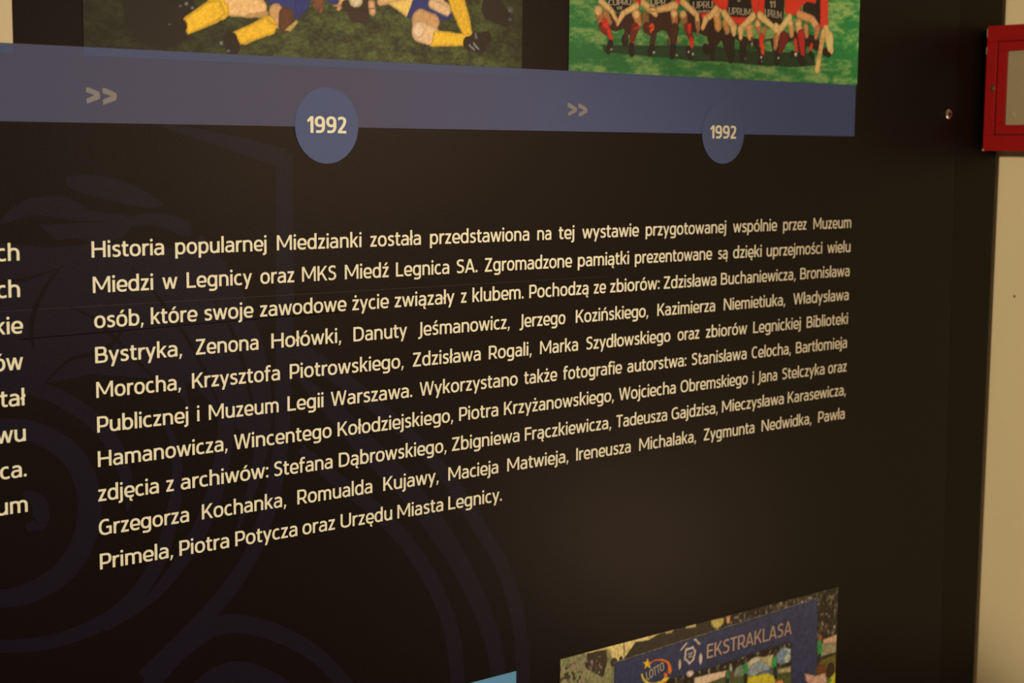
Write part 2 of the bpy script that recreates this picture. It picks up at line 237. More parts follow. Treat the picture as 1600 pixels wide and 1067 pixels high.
RED_TEAM = [
 ('g',(22,50,28),5,[(467.0,163.2),(609.1,168.9),(609.6,155.3),(578.4,154.0),(548.0,156.1),(524.3,156.0),(491.9,157.0),(469.3,157.7)]),
 ('e',(22,18,16),2,[493.9,168.5,4.32,5.6]),
 ('c',(60,32,22),2,[496.0,178.3,2.93,495.0,170.2,2.34]),
 ('c',(60,32,22),2,[549.8,177.9,5.1,552.4,171.3,3.06]),
 ('c',(205,45,28),2,[555.9,174.0,1.42,557.2,170.7,1.42]),
 ('g',(48,24,18),3,[(468.7,188.9),(500.2,192.4),(512.0,182.5),(500.7,172.1),(491.4,178.1),(482.4,175.2),(474.5,177.2)]),
 ('g',(52,24,18),3,[(514.0,191.6),(556.4,197.3),(561.5,190.1),(556.9,181.6),(553.4,176.4),(545.0,178.4),(537.8,179.7),(530.8,176.1),(519.0,179.6)]),
 ('g',(48,22,18),3,[(563.7,197.8),(608.3,194.5),(608.9,175.8),(593.8,176.7),(586.3,178.9),(571.5,179.8)]),
 ('c',(160,105,60),3,[470.9,189.0,3.83,475.5,182.9,2.87]),
 ('g',(22,18,16),2,[(469.5,203.3),(503.3,205.5),(500.1,198.0),(493.3,194.4),(484.3,191.4),(476.4,195.0)]),
 ('g',(205,45,28),2,[(501.6,205.4),(517.2,206.4),(515.0,201.4),(510.4,198.7),(504.6,201.1)]),
 ('c',(150,95,50),3,[463.1,190.2,4.95,465.5,183.9,4.37]),
 ('e',(215,165,100),5,[462.2,191.7,4.62,4.16]),
 ('c',(170,110,60),3,[507.7,190.4,5.11,509.6,184.0,4.13]),
 ('e',(215,165,100),5,[506.5,191.1,4.6,4.06]),
 ('c',(215,165,100),3,[464.6,199.8,2.83,477.5,192.6,2.46]),
 ('c',(215,165,100),3,[477.5,192.6,2.49,483.3,184.9,2.3]),
 ('c',(215,165,100),3,[506.9,198.5,3.12,491.1,191.0,2.54]),
 ('c',(215,165,100),3,[491.1,191.0,2.93,484.5,181.4,1.76]),
 ('c',(160,105,60),2,[482.7,189.7,0.29,484.4,185.8,0.29]),
 ('c',(110,28,22),3,[466.7,178.4,4.21,475.7,172.5,2.87]),
 ('c',(205,45,28),3,[469.9,181.8,4.02,472.2,179.5,3.06]),
 ('c',(205,45,28),3,[474.5,175.6,2.49,478.1,167.7,2.11]),
 ('c',(30,20,18),1,[464.4,179.5,0.38,471.0,183.0,0.29]),
 ('c',(100,30,22),3,[505.1,179.6,4.91,501.9,168.1,2.75]),
 ('c',(205,45,28),2,[505.1,178.8,0.79,512.0,180.8,0.98]),
 ('c',(205,45,28),2,[500.8,166.4,0.98,504.8,166.6,0.98]),
 ('c',(22,18,16),2,[477.0,165.3,3.28,474.3,158.7,3.08]),
 ('c',(22,18,16),2,[501.4,164.0,3.32,502.2,157.5,3.12]),
 ('e',(170,170,150),1.5,[477.7,160.1,1.35,0.81]),
 ('g',(22,18,16),2,[(523.0,206.8),(552.5,208.7),(546.7,202.6),(534.9,200.2),(525.5,199.6)]),
 ('g',(205,45,28),2,[(506.8,205.8),(520.6,206.7),(516.2,199.0),(510.3,201.1)]),
 ('g',(205,45,28),2,[(551.3,208.6),(569.4,209.8),(562.2,204.4),(558.7,200.8),(553.8,203.8)]),
 ('c',(215,165,100),3,[515.0,201.4,3.36,525.6,195.5,2.97]),
 ('c',(215,165,100),3,[553.9,201.3,4.08,533.8,196.8,2.86]),
 ('c',(215,165,100),3,[525.6,197.1,3.95,530.4,192.5,2.57]),
 ('c',(120,70,40),2,[523.2,198.2,0.4,530.2,197.8,0.4]),
 ('c',(120,70,40),2,[523.9,195.0,0.3,529.7,194.9,0.3]),
 ('c',(120,85,45),4,[517.6,189.3,4.98,518.9,184.5,4.38]),
 ('c',(165,105,60),3,[553.5,193.8,4.89,554.3,187.2,3.67]),
 ('e',(215,165,100),5,[552.9,194.6,4.32,3.85]),
 ('c',(90,26,20),3,[520.1,180.4,5.14,527.3,175.9,3.36]),
 ('c',(215,75,35),3,[526.0,181.6,3.2,526.0,178.3,2.6]),
 ('c',(50,20,18),1.5,[519.0,177.9,0.6,527.1,181.6,0.3]),
 ('c',(60,32,22),3,[528.5,175.1,3.4,526.4,166.0,3.0]),
 ('c',(22,18,16),2,[526.4,163.5,3.6,524.2,159.7,3.2]),
 ('e',(185,180,160),1.5,[528.9,159.9,1.64,0.99]),
 ('c',(60,32,22),3,[554.5,181.4,5.1,552.4,168.0,3.47]),
 ('c',(110,28,22),2,[546.4,171.0,1.22,546.5,167.7,1.22]),
 ('c',(22,18,16),2,[552.5,164.7,3.67,551.5,157.9,3.47]),
 ('e',(170,170,150),1.5,[557.3,158.6,1.2,0.84]),
 ('g',(22,18,16),2,[(570.6,209.9),(602.6,212.0),(602.9,204.4),(600.6,199.1),(593.2,195.3),(583.2,198.1),(573.2,202.5)]),
 ('g',(205,50,32),2,[(585.7,196.6),(600.5,200.0),(600.7,194.1),(588.3,192.1)]),
 ('g',(205,45,28),2,[(600.1,211.8),(612.7,212.6),(607.9,204.7),(602.8,206.0)]),
 ('c',(215,165,100),3,[563.4,205.3,3.49,582.1,194.7,2.87]),
 ('c',(215,165,100),3,[582.1,194.7,2.89,583.7,183.0,2.27]),
 ('c',(160,105,60),2,[582.9,188.0,1.65,583.8,178.8,1.24]),
 ('c',(215,165,100),3,[613.0,203.3,3.6,593.3,191.9,2.96]),
 ('c',(215,165,100),3,[593.3,191.9,3.76,589.8,184.1,2.3]),
 ('c',(140,90,50),3,[565.0,193.7,4.49,566.4,187.9,4.08]),
 ('e',(215,165,100),5,[564.4,194.5,4.37,3.52]),
 ('c',(190,130,75),3,[607.1,191.9,3.15,608.6,184.3,2.73]),
 ('c',(110,28,22),3,[570.2,183.1,4.54,575.3,174.1,3.3]),
 ('c',(205,45,28),3,[572.6,184.9,2.68,572.7,180.7,2.27]),
 ('c',(205,45,28),3,[575.4,172.4,2.68,576.2,167.4,2.27]),
 ('c',(40,22,18),3,[601.2,178.8,6.34,604.3,161.9,3.81]),
 ('c',(22,18,16),2,[572.0,163.9,3.72,574.6,158.9,3.72]),
 ('e',(190,175,150),1.5,[577.6,160.3,1.47,1.19]),
 ('e',(190,175,150),1.5,[572.6,162.2,1.09,1.36]),
 ('c',(22,18,16),2,[594.1,166.6,4.15,595.5,163.2,3.12]),
 ('c',(110,28,22),2,[597.7,173.5,1.05,598.4,169.3,1.05]),
 ('g',(20,42,24),6,[(598.2,168.4),(639.1,166.9),(692.1,167.4),(744.8,167.9),(746.7,157.1),(720.2,154.3),(665.8,154.0),(613.8,155.4),(598.7,155.7)]),
 ('g',(36,20,18),3,[(597.5,192.2),(625.6,181.7),(654.3,178.0),(672.9,177.1),(715.9,187.3),(749.7,184.5),(756.2,168.4),(744.6,171.6),(733.2,174.7),(730.9,163.7),(725.3,163.5),(713.5,179.1),(705.4,176.9),(694.9,165.8),(685.4,165.4),(680.9,177.5),(672.9,176.3),(665.4,164.5),(655.8,174.6),(649.3,171.7),(644.7,156.7),(639.5,156.5),(638.8,173.8),(632.2,176.9),(631.6,157.9),(623.9,157.6),(614.4,174.3),(604.6,165.3),(598.5,161.6)]),
 ('c',(190,130,70),3,[607.4,196.1,4.86,609.6,186.0,4.44]),
 ('e',(215,165,100),5,[606.7,197.8,4.75,3.82]),
 ('c',(215,165,100),3,[607.2,202.1,3.57,597.4,193.9,2.94]),
 ('c',(22,18,16),2,[603.4,165.3,3.15,603.6,158.4,2.73]),
 ('g',(22,18,16),2,[(622.0,213.2),(654.2,215.3),(653.5,199.7),(649.7,196.8),(625.1,195.9),(621.1,202.1)]),
 ('g',(205,45,28),2,[(606.8,212.2),(623.3,213.3),(621.2,200.4),(613.5,201.6),(607.1,204.6)]),
 ('g',(205,45,28),2,[(651.6,215.1),(671.3,216.4),(670.5,203.3),(660.0,200.1),(656.0,201.6)]),
 ('g',(205,45,28),2,[(625.1,196.3),(649.7,196.8),(639.6,188.9),(631.8,189.8)]),
 ('c',(180,120,65),3,[619.0,190.0,4.06,621.8,183.3,3.64]),
 ('c',(200,140,80),3,[651.3,187.4,4.38,652.9,179.7,3.94]),
 ('c',(215,165,100),3,[617.4,198.4,3.83,630.6,187.2,3.4]),
 ('c',(215,165,100),3,[630.6,186.3,4.28,630.8,181.1,2.78]),
 ('c',(215,165,100),3,[656.2,198.1,3.72,639.7,185.9,3.07]),
 ('c',(215,165,100),3,[639.7,185.1,3.9,640.0,178.2,2.6]),
 ('c',(160,105,60),2,[634.5,186.5,0.32,633.4,181.3,0.32]),
 ('c',(160,105,60),2,[637.8,183.2,0.32,637.3,178.9,0.32]),
 ('c',(110,28,22),2,[655.0,178.0,1.53,656.4,174.6,1.09]),
 ('e',(30,60,30),2,[654.7,169.3,5.25,4.38]),
 ('e',(150,150,120),2,[655.8,172.8,1.31,1.9]),
 ('c',(22,18,16),2,[644.3,165.4,4.35,643.3,158.4,3.7]),
 ('e',(120,130,110),1.5,[646.9,159.4,1.04,0.69]),
 ('c',(22,18,16),2,[628.2,162.9,4.3,627.8,157.7,3.66]),
 ('g',(22,18,16),2,[(671.3,216.4),(699.5,218.2),(698.8,201.4),(696.4,194.2),(688.4,191.1),(677.6,192.3),(671.9,202.5)]),
 ('g',(205,45,28),2,[(699.5,218.2),(726.9,220.0),(723.3,208.2),(715.3,202.4),(704.3,201.7),(700.1,205.0)]),
 ('g',(205,45,28),2,[(663.4,215.9),(672.0,216.5),(671.3,200.7),(666.7,199.6),(661.3,201.0)]),
 ('c',(160,105,60),4,[662.3,192.3,4.35,664.5,186.4,3.7]),
 ('e',(215,165,100),6,[663.0,191.5,4.2,2.8]),
 ('c',(160,105,60),3,[672.5,187.6,2.86,672.6,183.3,2.42]),
 ('c',(180,125,70),3,[709.4,194.0,4.06,710.5,184.3,3.38]),
 ('e',(215,165,100),6,[708.0,194.9,3.54,3.19]),
 ('c',(215,165,100),3,[665.4,199.5,3.97,684.4,190.0,2.86]),
 ('c',(215,165,100),3,[707.1,200.1,3.63,694.0,187.9,3.17]),
 ('c',(215,165,100),3,[688.5,189.4,4.68,691.5,182.5,3.79]),
 ('c',(160,105,60),3,[688.9,180.6,4.03,687.9,170.8,2.46]),
 ('c',(200,140,80),3,[690.1,184.2,1.57,690.6,172.7,1.12]),
 ('c',(200,40,28),3,[668.8,179.6,3.74,668.4,173.4,2.86]),
 ('c',(215,60,35),3,[670.4,171.8,2.66,670.7,164.8,2.21]),
 ('c',(22,18,16),2,[668.2,161.1,3.74,667.7,157.6,3.3]),
 ('e',(190,175,150),1.5,[668.9,161.2,1.59,1.24]),
 ('e',(150,150,130),1.5,[669.7,157.7,0.93,0.7]),
 ('c',(95,24,24),3,[699.8,180.2,6.76,694.8,167.6,2.93]),
 ('c',(22,18,16),2,[692.3,162.1,4.28,691.1,158.5,3.83]),
 ('e',(160,160,140),1.5,[693.0,161.7,1.36,1.24]),
 ('g',(22,18,16),2,[(725.7,216.4),(752.2,221.7),(753.5,193.7),(746.3,196.1),(739.0,201.9),(726.2,205.7)]),
 ('g',(205,45,28),2,[(722.8,219.8),(746.5,221.3),(744.0,214.8),(737.0,215.3),(731.3,215.8),(725.9,211.9)]),
 ('g',(205,45,28),2,[(750.8,221.6),(762.9,222.4),(763.5,194.3),(752.2,192.7)]),
 ('c',(190,130,75),3,[720.7,203.6,4.1,739.1,200.2,3.87]),
 ('c',(190,135,85),3,[740.5,199.3,4.17,747.9,192.5,4.17]),
 ('c',(170,100,65),3,[748.0,191.6,3.94,746.2,183.4,2.55]),
 ('c',(190,135,80),3,[720.4,194.6,5.01,721.4,188.4,4.33]),
 ('e',(215,165,100),6,[720.4,194.6,4.16,2.66]),
 ('c',(170,110,65),3,[731.0,192.5,3.46,732.8,184.5,2.76]),
 ('c',(150,30,28),3,[724.4,184.1,5.76,727.9,167.2,3.22]),
 ('c',(190,40,32),3,[716.3,179.2,2.26,718.8,170.4,2.26]),
 ('c',(205,45,32),3,[740.2,175.9,2.07,738.3,171.3,2.07]),
 ('c',(22,18,16),2,[712.7,166.6,3.17,718.3,165.9,2.72]),
 ('e',(190,175,150),2,[717.5,166.3,2.22,1.8]),
 ('c',(22,18,16),2,[725.4,161.7,4.6,728.3,159.1,3.91]),
 ('c',(22,18,16),2,[739.2,167.7,3.01,742.1,165.1,2.55]),
 ('c',(22,18,16),2,[760.4,170.4,3.98,766.3,168.0,2.81]),
 ('c',(200,150,90),3,[760.8,191.4,4.66,768.9,172.6,4.19]),
 ('e',(205,160,95),5,[767.1,180.8,5.17,10.04]),
 ('c',(35,22,15),2,[761.8,170.5,2.57,767.7,167.6,1.87]),
 ('c',(195,140,80),3,[757.3,189.4,3.49,752.1,164.6,2.79]),
 ('c',(200,150,88),3,[752.1,164.6,2.79,749.7,153.6,3.96]),
 ('c',(120,80,45),1.5,[756.2,183.0,0.35,750.8,160.9,0.23])]
YELLOW_TEAM = [
 ('e',(14,13,10),8,[53.5,166.4,27.23,24.3]),
 ('c',(18,16,12),3,[65.7,167.1,7.95,67.1,156.3,6.5]),
 ('e',(120,120,110),1.5,[73.5,173.0,1.55,1.09]),
 ('e',(120,120,110),1.5,[78.1,170.6,1.41,0.95]),
 ('e',(100,100,90),1.5,[68.9,171.3,1.08,0.82]),
 ('e',(100,100,90),1.5,[60.2,158.0,0.91,0.55]),
 ('g',(26,42,98),2,[(136.1,182.5),(176.8,185.2),(173.3,176.3),(166.3,168.7),(159.5,166.9),(149.4,176.3),(139.4,177.1)]),
 ('c',(215,165,105),4,[108.3,175.2,8.71,131.0,173.8,7.21]),
 ('c',(190,140,85),4,[137.6,169.9,1.85,122.8,167.7,1.54]),
 ('c',(215,162,34),3,[97.1,174.5,7.15,100.2,170.5,7.15]),
 ('c',(215,162,34),3,[93.8,168.7,8.19,76.4,159.5,6.25]),
 ('g',(215,162,34),2,[(71.8,163.4),(92.4,176.9),(100.3,177.4),(105.0,168.0),(93.7,160.5),(73.9,151.9)]),
 ('c',(15,13,10),3,[68.6,157.7,5.08,67.0,152.2,4.35]),
 ('c',(190,140,85),4,[146.0,171.8,6.18,149.3,164.9,5.41]),
 ('c',(80,45,25),4,[154.4,169.5,6.57,152.6,162.3,5.0]),
 ('c',(220,166,38),3,[139.2,162.9,6.16,119.3,152.8,5.54]),
 ('g',(216,162,34),3,[(108.0,155.0),(137.6,167.8),(146.7,161.9),(144.1,156.1),(116.0,147.0)]),
 ('c',(14,13,11),3,[107.9,150.1,6.03,109.5,145.3,6.03]),
 ('e',(110,110,100),1.5,[100.7,147.7,1.6,1.39]),
 ('e',(90,90,80),1.5,[106.2,142.4,1.61,1.11]),
 ('g',(225,175,70),2,[(159.6,184.0),(171.6,184.8),(166.4,175.9)]),
 ('c',(130,75,45),3,[181.9,179.7,4.77,183.7,175.5,2.23]),
 ('g',(190,150,80),2,[(152.6,159.4),(162.9,167.1),(164.6,165.8),(157.7,158.2)]),
 ('g',(26,42,98),2,[(161.3,184.2),(173.3,184.9),(168.1,173.1),(161.2,168.4)]),
 ('c',(110,60,35),3,[182.0,181.2,4.81,181.9,176.8,2.24]),
 ('g',(26,42,98),2,[(187.2,185.8),(204.9,187.0),(197.8,180.7),(190.7,181.0)]),
 ('c',(200,150,95),3,[204.9,185.5,3.9,199.5,177.2,1.63]),
 ('c',(190,135,85),2,[196.0,179.4,0.81,203.1,179.6,1.13]),
 ('c',(40,26,16),4,[215.6,175.9,8.2,221.1,173.3,5.57]),
 ('g',(200,175,130),4,[(207.6,185.7),(222.9,186.7),(221.1,180.7),(215.6,178.2),(209.3,180.0)]),
 ('c',(35,25,15),4,[206.7,179.8,4.55,226.5,181.0,4.55]),
 ('e',(205,180,135),4,[215.1,184.0,6.16,4.72]),
 ('c',(205,150,100),3,[229.3,182.7,3.3,230.2,176.8,2.97]),
 ('c',(150,95,60),2,[226.5,178.8,0.5,233.5,180.0,0.5]),
 ('c',(210,160,105),3,[237.6,184.7,3.01,252.5,188.6,3.68]),
 ('g',(225,180,90),3,[(243.1,185.0),(271.4,191.3),(269.5,179.1),(261.9,174.9)]),
 ('g',(26,42,98),2,[(269.5,191.2),(284.8,192.2),(286.8,183.2),(302.5,176.5),(296.6,173.1),(282.9,179.9),(271.4,174.7),(261.9,174.2)]),
 ('c',(210,165,115),4,[290.7,188.0,6.26,300.5,182.5,4.87]),
 ('g',(26,42,98),2,[(281.0,192.0),(288.7,186.4),(302.5,179.5),(310.4,180.0),(302.5,174.9),(290.7,175.8),(282.9,181.4)]),
 ('c',(215,170,120),4,[286.8,186.3,4.14,300.5,181.7,4.14]),
 ('c',(190,140,90),5,[277.2,172.0,10.36,286.8,172.5,6.91]),
 ('c',(215,170,120),4,[275.3,164.3,8.29,286.9,161.8,7.6]),
 ('e',(225,185,140),8,[273.3,165.7,5.74,6.1]),
 ('g',(215,162,34),3,[(300.5,193.2),(317.3,194.3),(322.4,182.3),(327.6,162.3),(320.6,158.1),(312.5,170.8),(305.4,182.8)]),
 ('g',(222,170,38),3,[(288.8,166.5),(312.5,165.4),(327.6,165.4),(326.6,159.1),(318.6,155.6),(285.0,153.3)]),
 ('c',(14,12,10),3,[322.6,158.1,5.38,334.8,157.9,7.18]),
 ('c',(14,12,10),3,[328.6,162.3,3.96,340.9,162.9,5.4]),
 ('c',(140,140,135),1,[323.6,156.6,0.72,328.7,153.0,0.72]),
 ('c',(120,120,115),1,[329.6,165.5,0.9,330.6,162.4,0.9]),
 ('c',(140,140,135),1,[327.6,158.4,0.72,332.7,153.9,0.72]),
 ('c',(16,13,11),5,[346.8,186.8,10.89,359.4,179.7,7.26]),
 ('e',(80,85,90),2,[365.6,186.4,2.94,2.2]),
 ('e',(70,80,90),2,[365.2,178.8,1.68,1.59])]
STADIUM = [
 ('g',(110,105,65),6,[(425.8,-364.8),(463.3,-365.1),(486.9,-366.5),(495.8,-379.7),(496.6,-412.6),(426.3,-397.4)]),
 ('g',(185,160,95),2,[(456.9,-363.0),(568.6,-363.1),(568.8,-369.0),(540.2,-373.6),(500.3,-383.0),(491.5,-378.8),(484.7,-367.7),(457.0,-367.0)]),
 ('g',(40,34,20),4,[(505.7,-380.0),(519.8,-368.0),(535.6,-369.4),(551.4,-365.7),(568.7,-366.5),(622.1,-364.5),(622.7,-384.4),(557.6,-382.0),(500.3,-383.0)]),
 ('c',(70,85,45),1.5,[504.5,-365.0,0.68,505.7,-379.2,0.58]),
 ('g',(175,150,90),3,[(583.8,-365.1),(598.0,-364.8),(598.2,-368.7),(585.1,-367.9)]),
 ('g',(160,135,80),3,[(557.1,-365.2),(567.5,-365.6),(566.4,-368.6),(558.3,-367.9)]),
 ('g',(45,38,22),6,[(460.1,-366.9),(482.6,-368.1),(484.9,-377.5),(479.8,-392.7),(458.3,-380.2)]),
 ('e',(45,38,24),3,[492.6,-381.5,4.18,4.06]),
 ('e',(45,38,24),3,[501.3,-380.0,2.2,2.44]),
 ('g',(36,42,62),0.8,[(492.6,-382.2),(775.1,-371.4),(778.6,-466.5),(738.8,-461.4),(735.6,-410.6),(702.1,-409.9),(611.2,-412.7),(559.7,-412.0),(493.2,-409.9)]),
 ('g',(165,145,70),4,[(617.7,-365.9),(637.3,-366.7),(636.2,-373.0),(627.1,-376.8),(620.5,-371.9)]),
 ('g',(190,130,80),3,[(639.9,-366.2),(645.8,-365.9),(644.8,-373.6),(640.8,-372.9)]),
 ('g',(60,70,35),4,[(597.5,-416.8),(737.3,-434.3),(738.6,-465.7),(598.1,-435.3)]),
 ('g',(205,165,125),3,[(597.5,-417.8),(641.8,-419.5),(640.6,-425.8),(597.8,-427.9)]),
 ('e',(170,165,125),3,[683.6,-422.4,13.75,7.6]),
 ('e',(120,130,125),4,[689.3,-427.4,18.04,7.7]),
 ('e',(75,90,105),4,[696.5,-435.5,15.4,4.33]),
 ('e',(100,110,85),4,[662.0,-424.6,9.54,5.7]),
 ('g',(150,140,95),3,[(687.5,-416.6),(709.7,-417.2),(713.1,-431.3),(704.6,-429.6)]),
 ('e',(95,110,120),3,[724.6,-422.1,10.78,8.58]),
 ('g',(150,160,150),3,[(723.6,-413.2),(735.8,-416.6),(736.0,-422.4),(728.0,-417.0)]),
 ('e',(140,150,140),5,[731.2,-425.3,5.17,4.88]),
 ('g',(150,135,90),3,[(717.4,-434.1),(736.6,-435.1),(736.8,-441.0),(717.5,-438.0)]),
 ('g',(175,160,35),3,[(673.1,-432.6),(699.2,-434.2),(714.8,-440.3),(711.4,-459.8),(669.7,-450.8)]),
 ('g',(60,66,25),3,[(714.8,-440.3),(737.6,-441.1),(738.6,-465.7),(711.4,-459.8)]),
 ('c',(40,120,55),2,[669.3,-421.4,3.51,669.5,-428.1,3.04]),
 ('c',(30,24,20),2,[669.6,-430.9,2.57,669.3,-439.3,2.11]),
 ('c',(40,120,55),2,[711.6,-422.3,3.61,711.9,-430.1,3.61]),
 ('c',(90,60,30),2,[710.8,-418.4,1.44,710.9,-419.3,1.44]),
 ('c',(28,28,30),2,[712.4,-433.1,2.89,714.2,-441.1,2.4]),
 ('c',(45,110,50),2,[643.8,-420.9,1.83,644.7,-428.5,2.06]),
 ('c',(110,60,50),2,[649.8,-421.2,1.62,650.7,-427.9,2.08]),
 ('c',(30,30,32),2,[643.4,-430.1,2.31,643.6,-434.9,2.31]),
 ('c',(150,150,110),2,[647.6,-416.0,1.84,648.4,-420.0,1.84]),
 ('e',(190,120,60),3,[719.4,-449.0,6.41,3.41]),
 ('g',(160,120,90),3,[(786.0,-416.6),(808.4,-415.4),(807.3,-424.6),(786.3,-422.5)]),
 ('g',(110,105,75),3,[(784.7,-421.2),(808.1,-423.8),(807.8,-434.7),(782.4,-434.6)]),
 ('g',(75,70,25),3,[(779.6,-438.0),(807.9,-435.7),(810.2,-481.1),(773.9,-473.3)]),
 ('g',(80,45,22),5,[(775.4,-442.0),(790.2,-443.1),(792.2,-453.4),(775.8,-452.0)]),
 ('c',(35,105,45),2,[780.5,-419.4,3.52,780.9,-427.4,4.03]),
 ('c',(120,75,35),2,[781.4,-413.2,2.78,781.5,-414.7,2.53]),
 ('c',(28,30,30),2,[780.9,-434.3,2.78,780.3,-438.1,2.53]),
 ('g',(165,125,100),3,[(758.0,-446.3),(775.9,-453.0),(790.7,-453.1),(794.2,-463.8),(776.5,-466.9),(761.3,-455.8)]),
 ('e',(40,28,15),3,[798.9,-451.8,6.86,8.0]),
 ('g',(150,140,30),3,[(798.5,-459.7),(808.1,-454.7),(809.4,-481.0),(794.9,-477.8)]),
 ('e',(60,120,30),3,[798.7,-462.7,3.05,2.0]),
 ('c',(120,110,95),0.8,[493.0,-381.9,0.35,775.1,-371.7,0.35]),
 ('g',(215,165,35),0.8,[(535.0,-385.9),(533.4,-389.3),(528.8,-388.6),(532.4,-391.9),(531.3,-395.5),(535.2,-394.2),(539.1,-397.1),(537.9,-393.0),(541.4,-391.2),(536.8,-390.0)]),
 ('g',(225,105,30),0.8,[(536.3,-392.1),(538.7,-390.9),(541.6,-390.1),(544.7,-389.6),(548.2,-389.7),(551.7,-390.1),(555.1,-391.1),(558.3,-392.4),(561.2,-394.1),(563.7,-396.1),(565.5,-398.4),(566.7,-400.7),(567.1,-403.2),(566.8,-405.5),(565.7,-407.7),(560.9,-405.3),(562.0,-403.9),(562.6,-402.3),(562.6,-400.6),(562.0,-398.8),(560.8,-397.1),(559.1,-395.4),(556.9,-393.9),(554.3,-392.7),(551.4,-391.8),(548.3,-391.2),(545.3,-391.0),(542.2,-391.1),(539.4,-391.7),(537.0,-392.6)]),
 ('g',(215,175,45),0.8,[(527.2,-399.4),(527.4,-401.7),(528.3,-404.0),(529.8,-406.3),(531.9,-408.4),(534.6,-410.4),(537.7,-412.1),(541.1,-413.5),(544.8,-414.5),(548.5,-415.0),(552.3,-415.1),(555.8,-414.7),(559.1,-413.9),(562.0,-412.6),(564.3,-410.9),(559.0,-407.9),(557.4,-409.2),(555.5,-410.2),(553.1,-410.9),(550.5,-411.4),(547.7,-411.5),(544.8,-411.3),(541.9,-410.7),(539.1,-409.8),(536.5,-408.6),(534.3,-407.1),(532.4,-405.5),(530.9,-403.7),(530.0,-401.7),(529.6,-399.8)]),
 ('g',(220,100,30),0.8,[(556.2,-405.7),(558.7,-404.4),(561.3,-407.4),(560.5,-410.9),(557.1,-409.0)]),
 ('g',(190,165,140),0.8,[(584.4,-386.9),(595.6,-386.9),(599.2,-392.2),(596.9,-400.5),(590.9,-403.6),(583.0,-397.1)]),
 ('g',(50,58,82),0.6,[(586.6,-389.1),(594.8,-388.9),(597.1,-392.4),(595.1,-398.9),(590.9,-401.1),(585.6,-396.3)]),
 ('c',(190,165,140),0.6,[588.5,-393.2,0.5,594.5,-392.5,0.5]),
 ('c',(190,165,140),0.6,[594.5,-392.5,0.5,589.0,-396.4,0.5]),
 ('c',(190,165,140),0.6,[589.0,-396.4,0.5,595.0,-396.4,0.5]),
 ('g',(190,165,140),0.8,[(577.6,-386.7),(586.0,-381.0),(587.7,-382.0),(579.3,-388.3)]),
 ('g',(190,165,140),0.8,[(595.4,-380.0),(598.8,-379.8),(606.0,-386.7),(603.4,-387.5)]),
 ('e',(190,165,140),0.8,[577.6,-400.6,1.8,5.2]),
 ('e',(190,165,140),0.8,[605.6,-401.0,2.2,5.6]),
 ('e',(190,165,140),0.8,[591.6,-412.4,5.0,3.2])]
RECTS = {'red': (429.4, 811.0, 140.3, 255.3), 'yellow': (-3.2, 378.3, 140.3, 255.3), 'stadium': (428.2, 807.2, -525.8, -365.8), 'beige': (-150.2, -52.0, 140.3, 255.3), 'cyan': (145.0, 378.0, -446.0, -366.0)}
STRIP = (-3.5, 378.4, 134.4, -52.2, 133.8)
PRINT_LETTERS = [('EKSTRAKLASA', [(614.0, -402.6), (736.1, -401.5), (613.9, -388.9)], 'pink'), ('LOTTO', [(534.3, -407.2), (556.9, -401.6), (532.8, -399.1)], 'pale'), ('CUPRU', [(473.5, 196.6), (500.0, 198.8), (473.4, 201.5)], 'pale'), ('VW', [(483.1, 193.4), (489.9, 194.2), (483.1, 196.3)], 'pale'), ('UPR', [(523.7, 199.7), (542.0, 201.4), (523.6, 204.9)], 'pale'), ('UPRU', [(576.4, 200.2), (601.7, 202.2), (576.2, 206.4)], 'pale'), ('AMBA', [(582.0, 196.8), (598.1, 198.3), (581.9, 199.1)], 'pale'), ('UPRUM', [(623.2, 197.9), (652.2, 198.3), (622.9, 204.3)], 'pale'), ('UPRUM', [(672.7, 199.0), (695.6, 197.7), (672.4, 206.0)], 'pale'), ('11', [(678.1, 207.2), (686.1, 207.7), (677.8, 213.5)], 'pale'), ('8', [(634.3, 209.6), (638.1, 209.8), (634.2, 213.0)], 'pale')]
CHEVRONS = [[(-2.1, 113.7), (0.4, 113.5), (7.2, 111.0), (7.9, 108.7), (7.6, 106.3), (-1.7, 102.9), (-2.1, 106.1), (3.9, 108.7), (-2.2, 110.5)], [(9.7, 113.6), (12.1, 113.5), (19.5, 110.5), (20.1, 108.6), (19.6, 105.8), (10.0, 102.3), (9.6, 105.7), (15.7, 108.4), (9.6, 110.2)], [(428.8, 113.9), (431.0, 113.7), (438.6, 110.4), (439.6, 108.6), (439.1, 106.7), (430.1, 102.8), (429.3, 105.7), (435.1, 108.3), (428.9, 110.5)], [(440.8, 113.7), (443.0, 113.5), (450.3, 110.2), (451.7, 108.3), (451.0, 106.2), (442.1, 102.5), (441.3, 105.4), (447.1, 108.2), (440.8, 110.2)]]
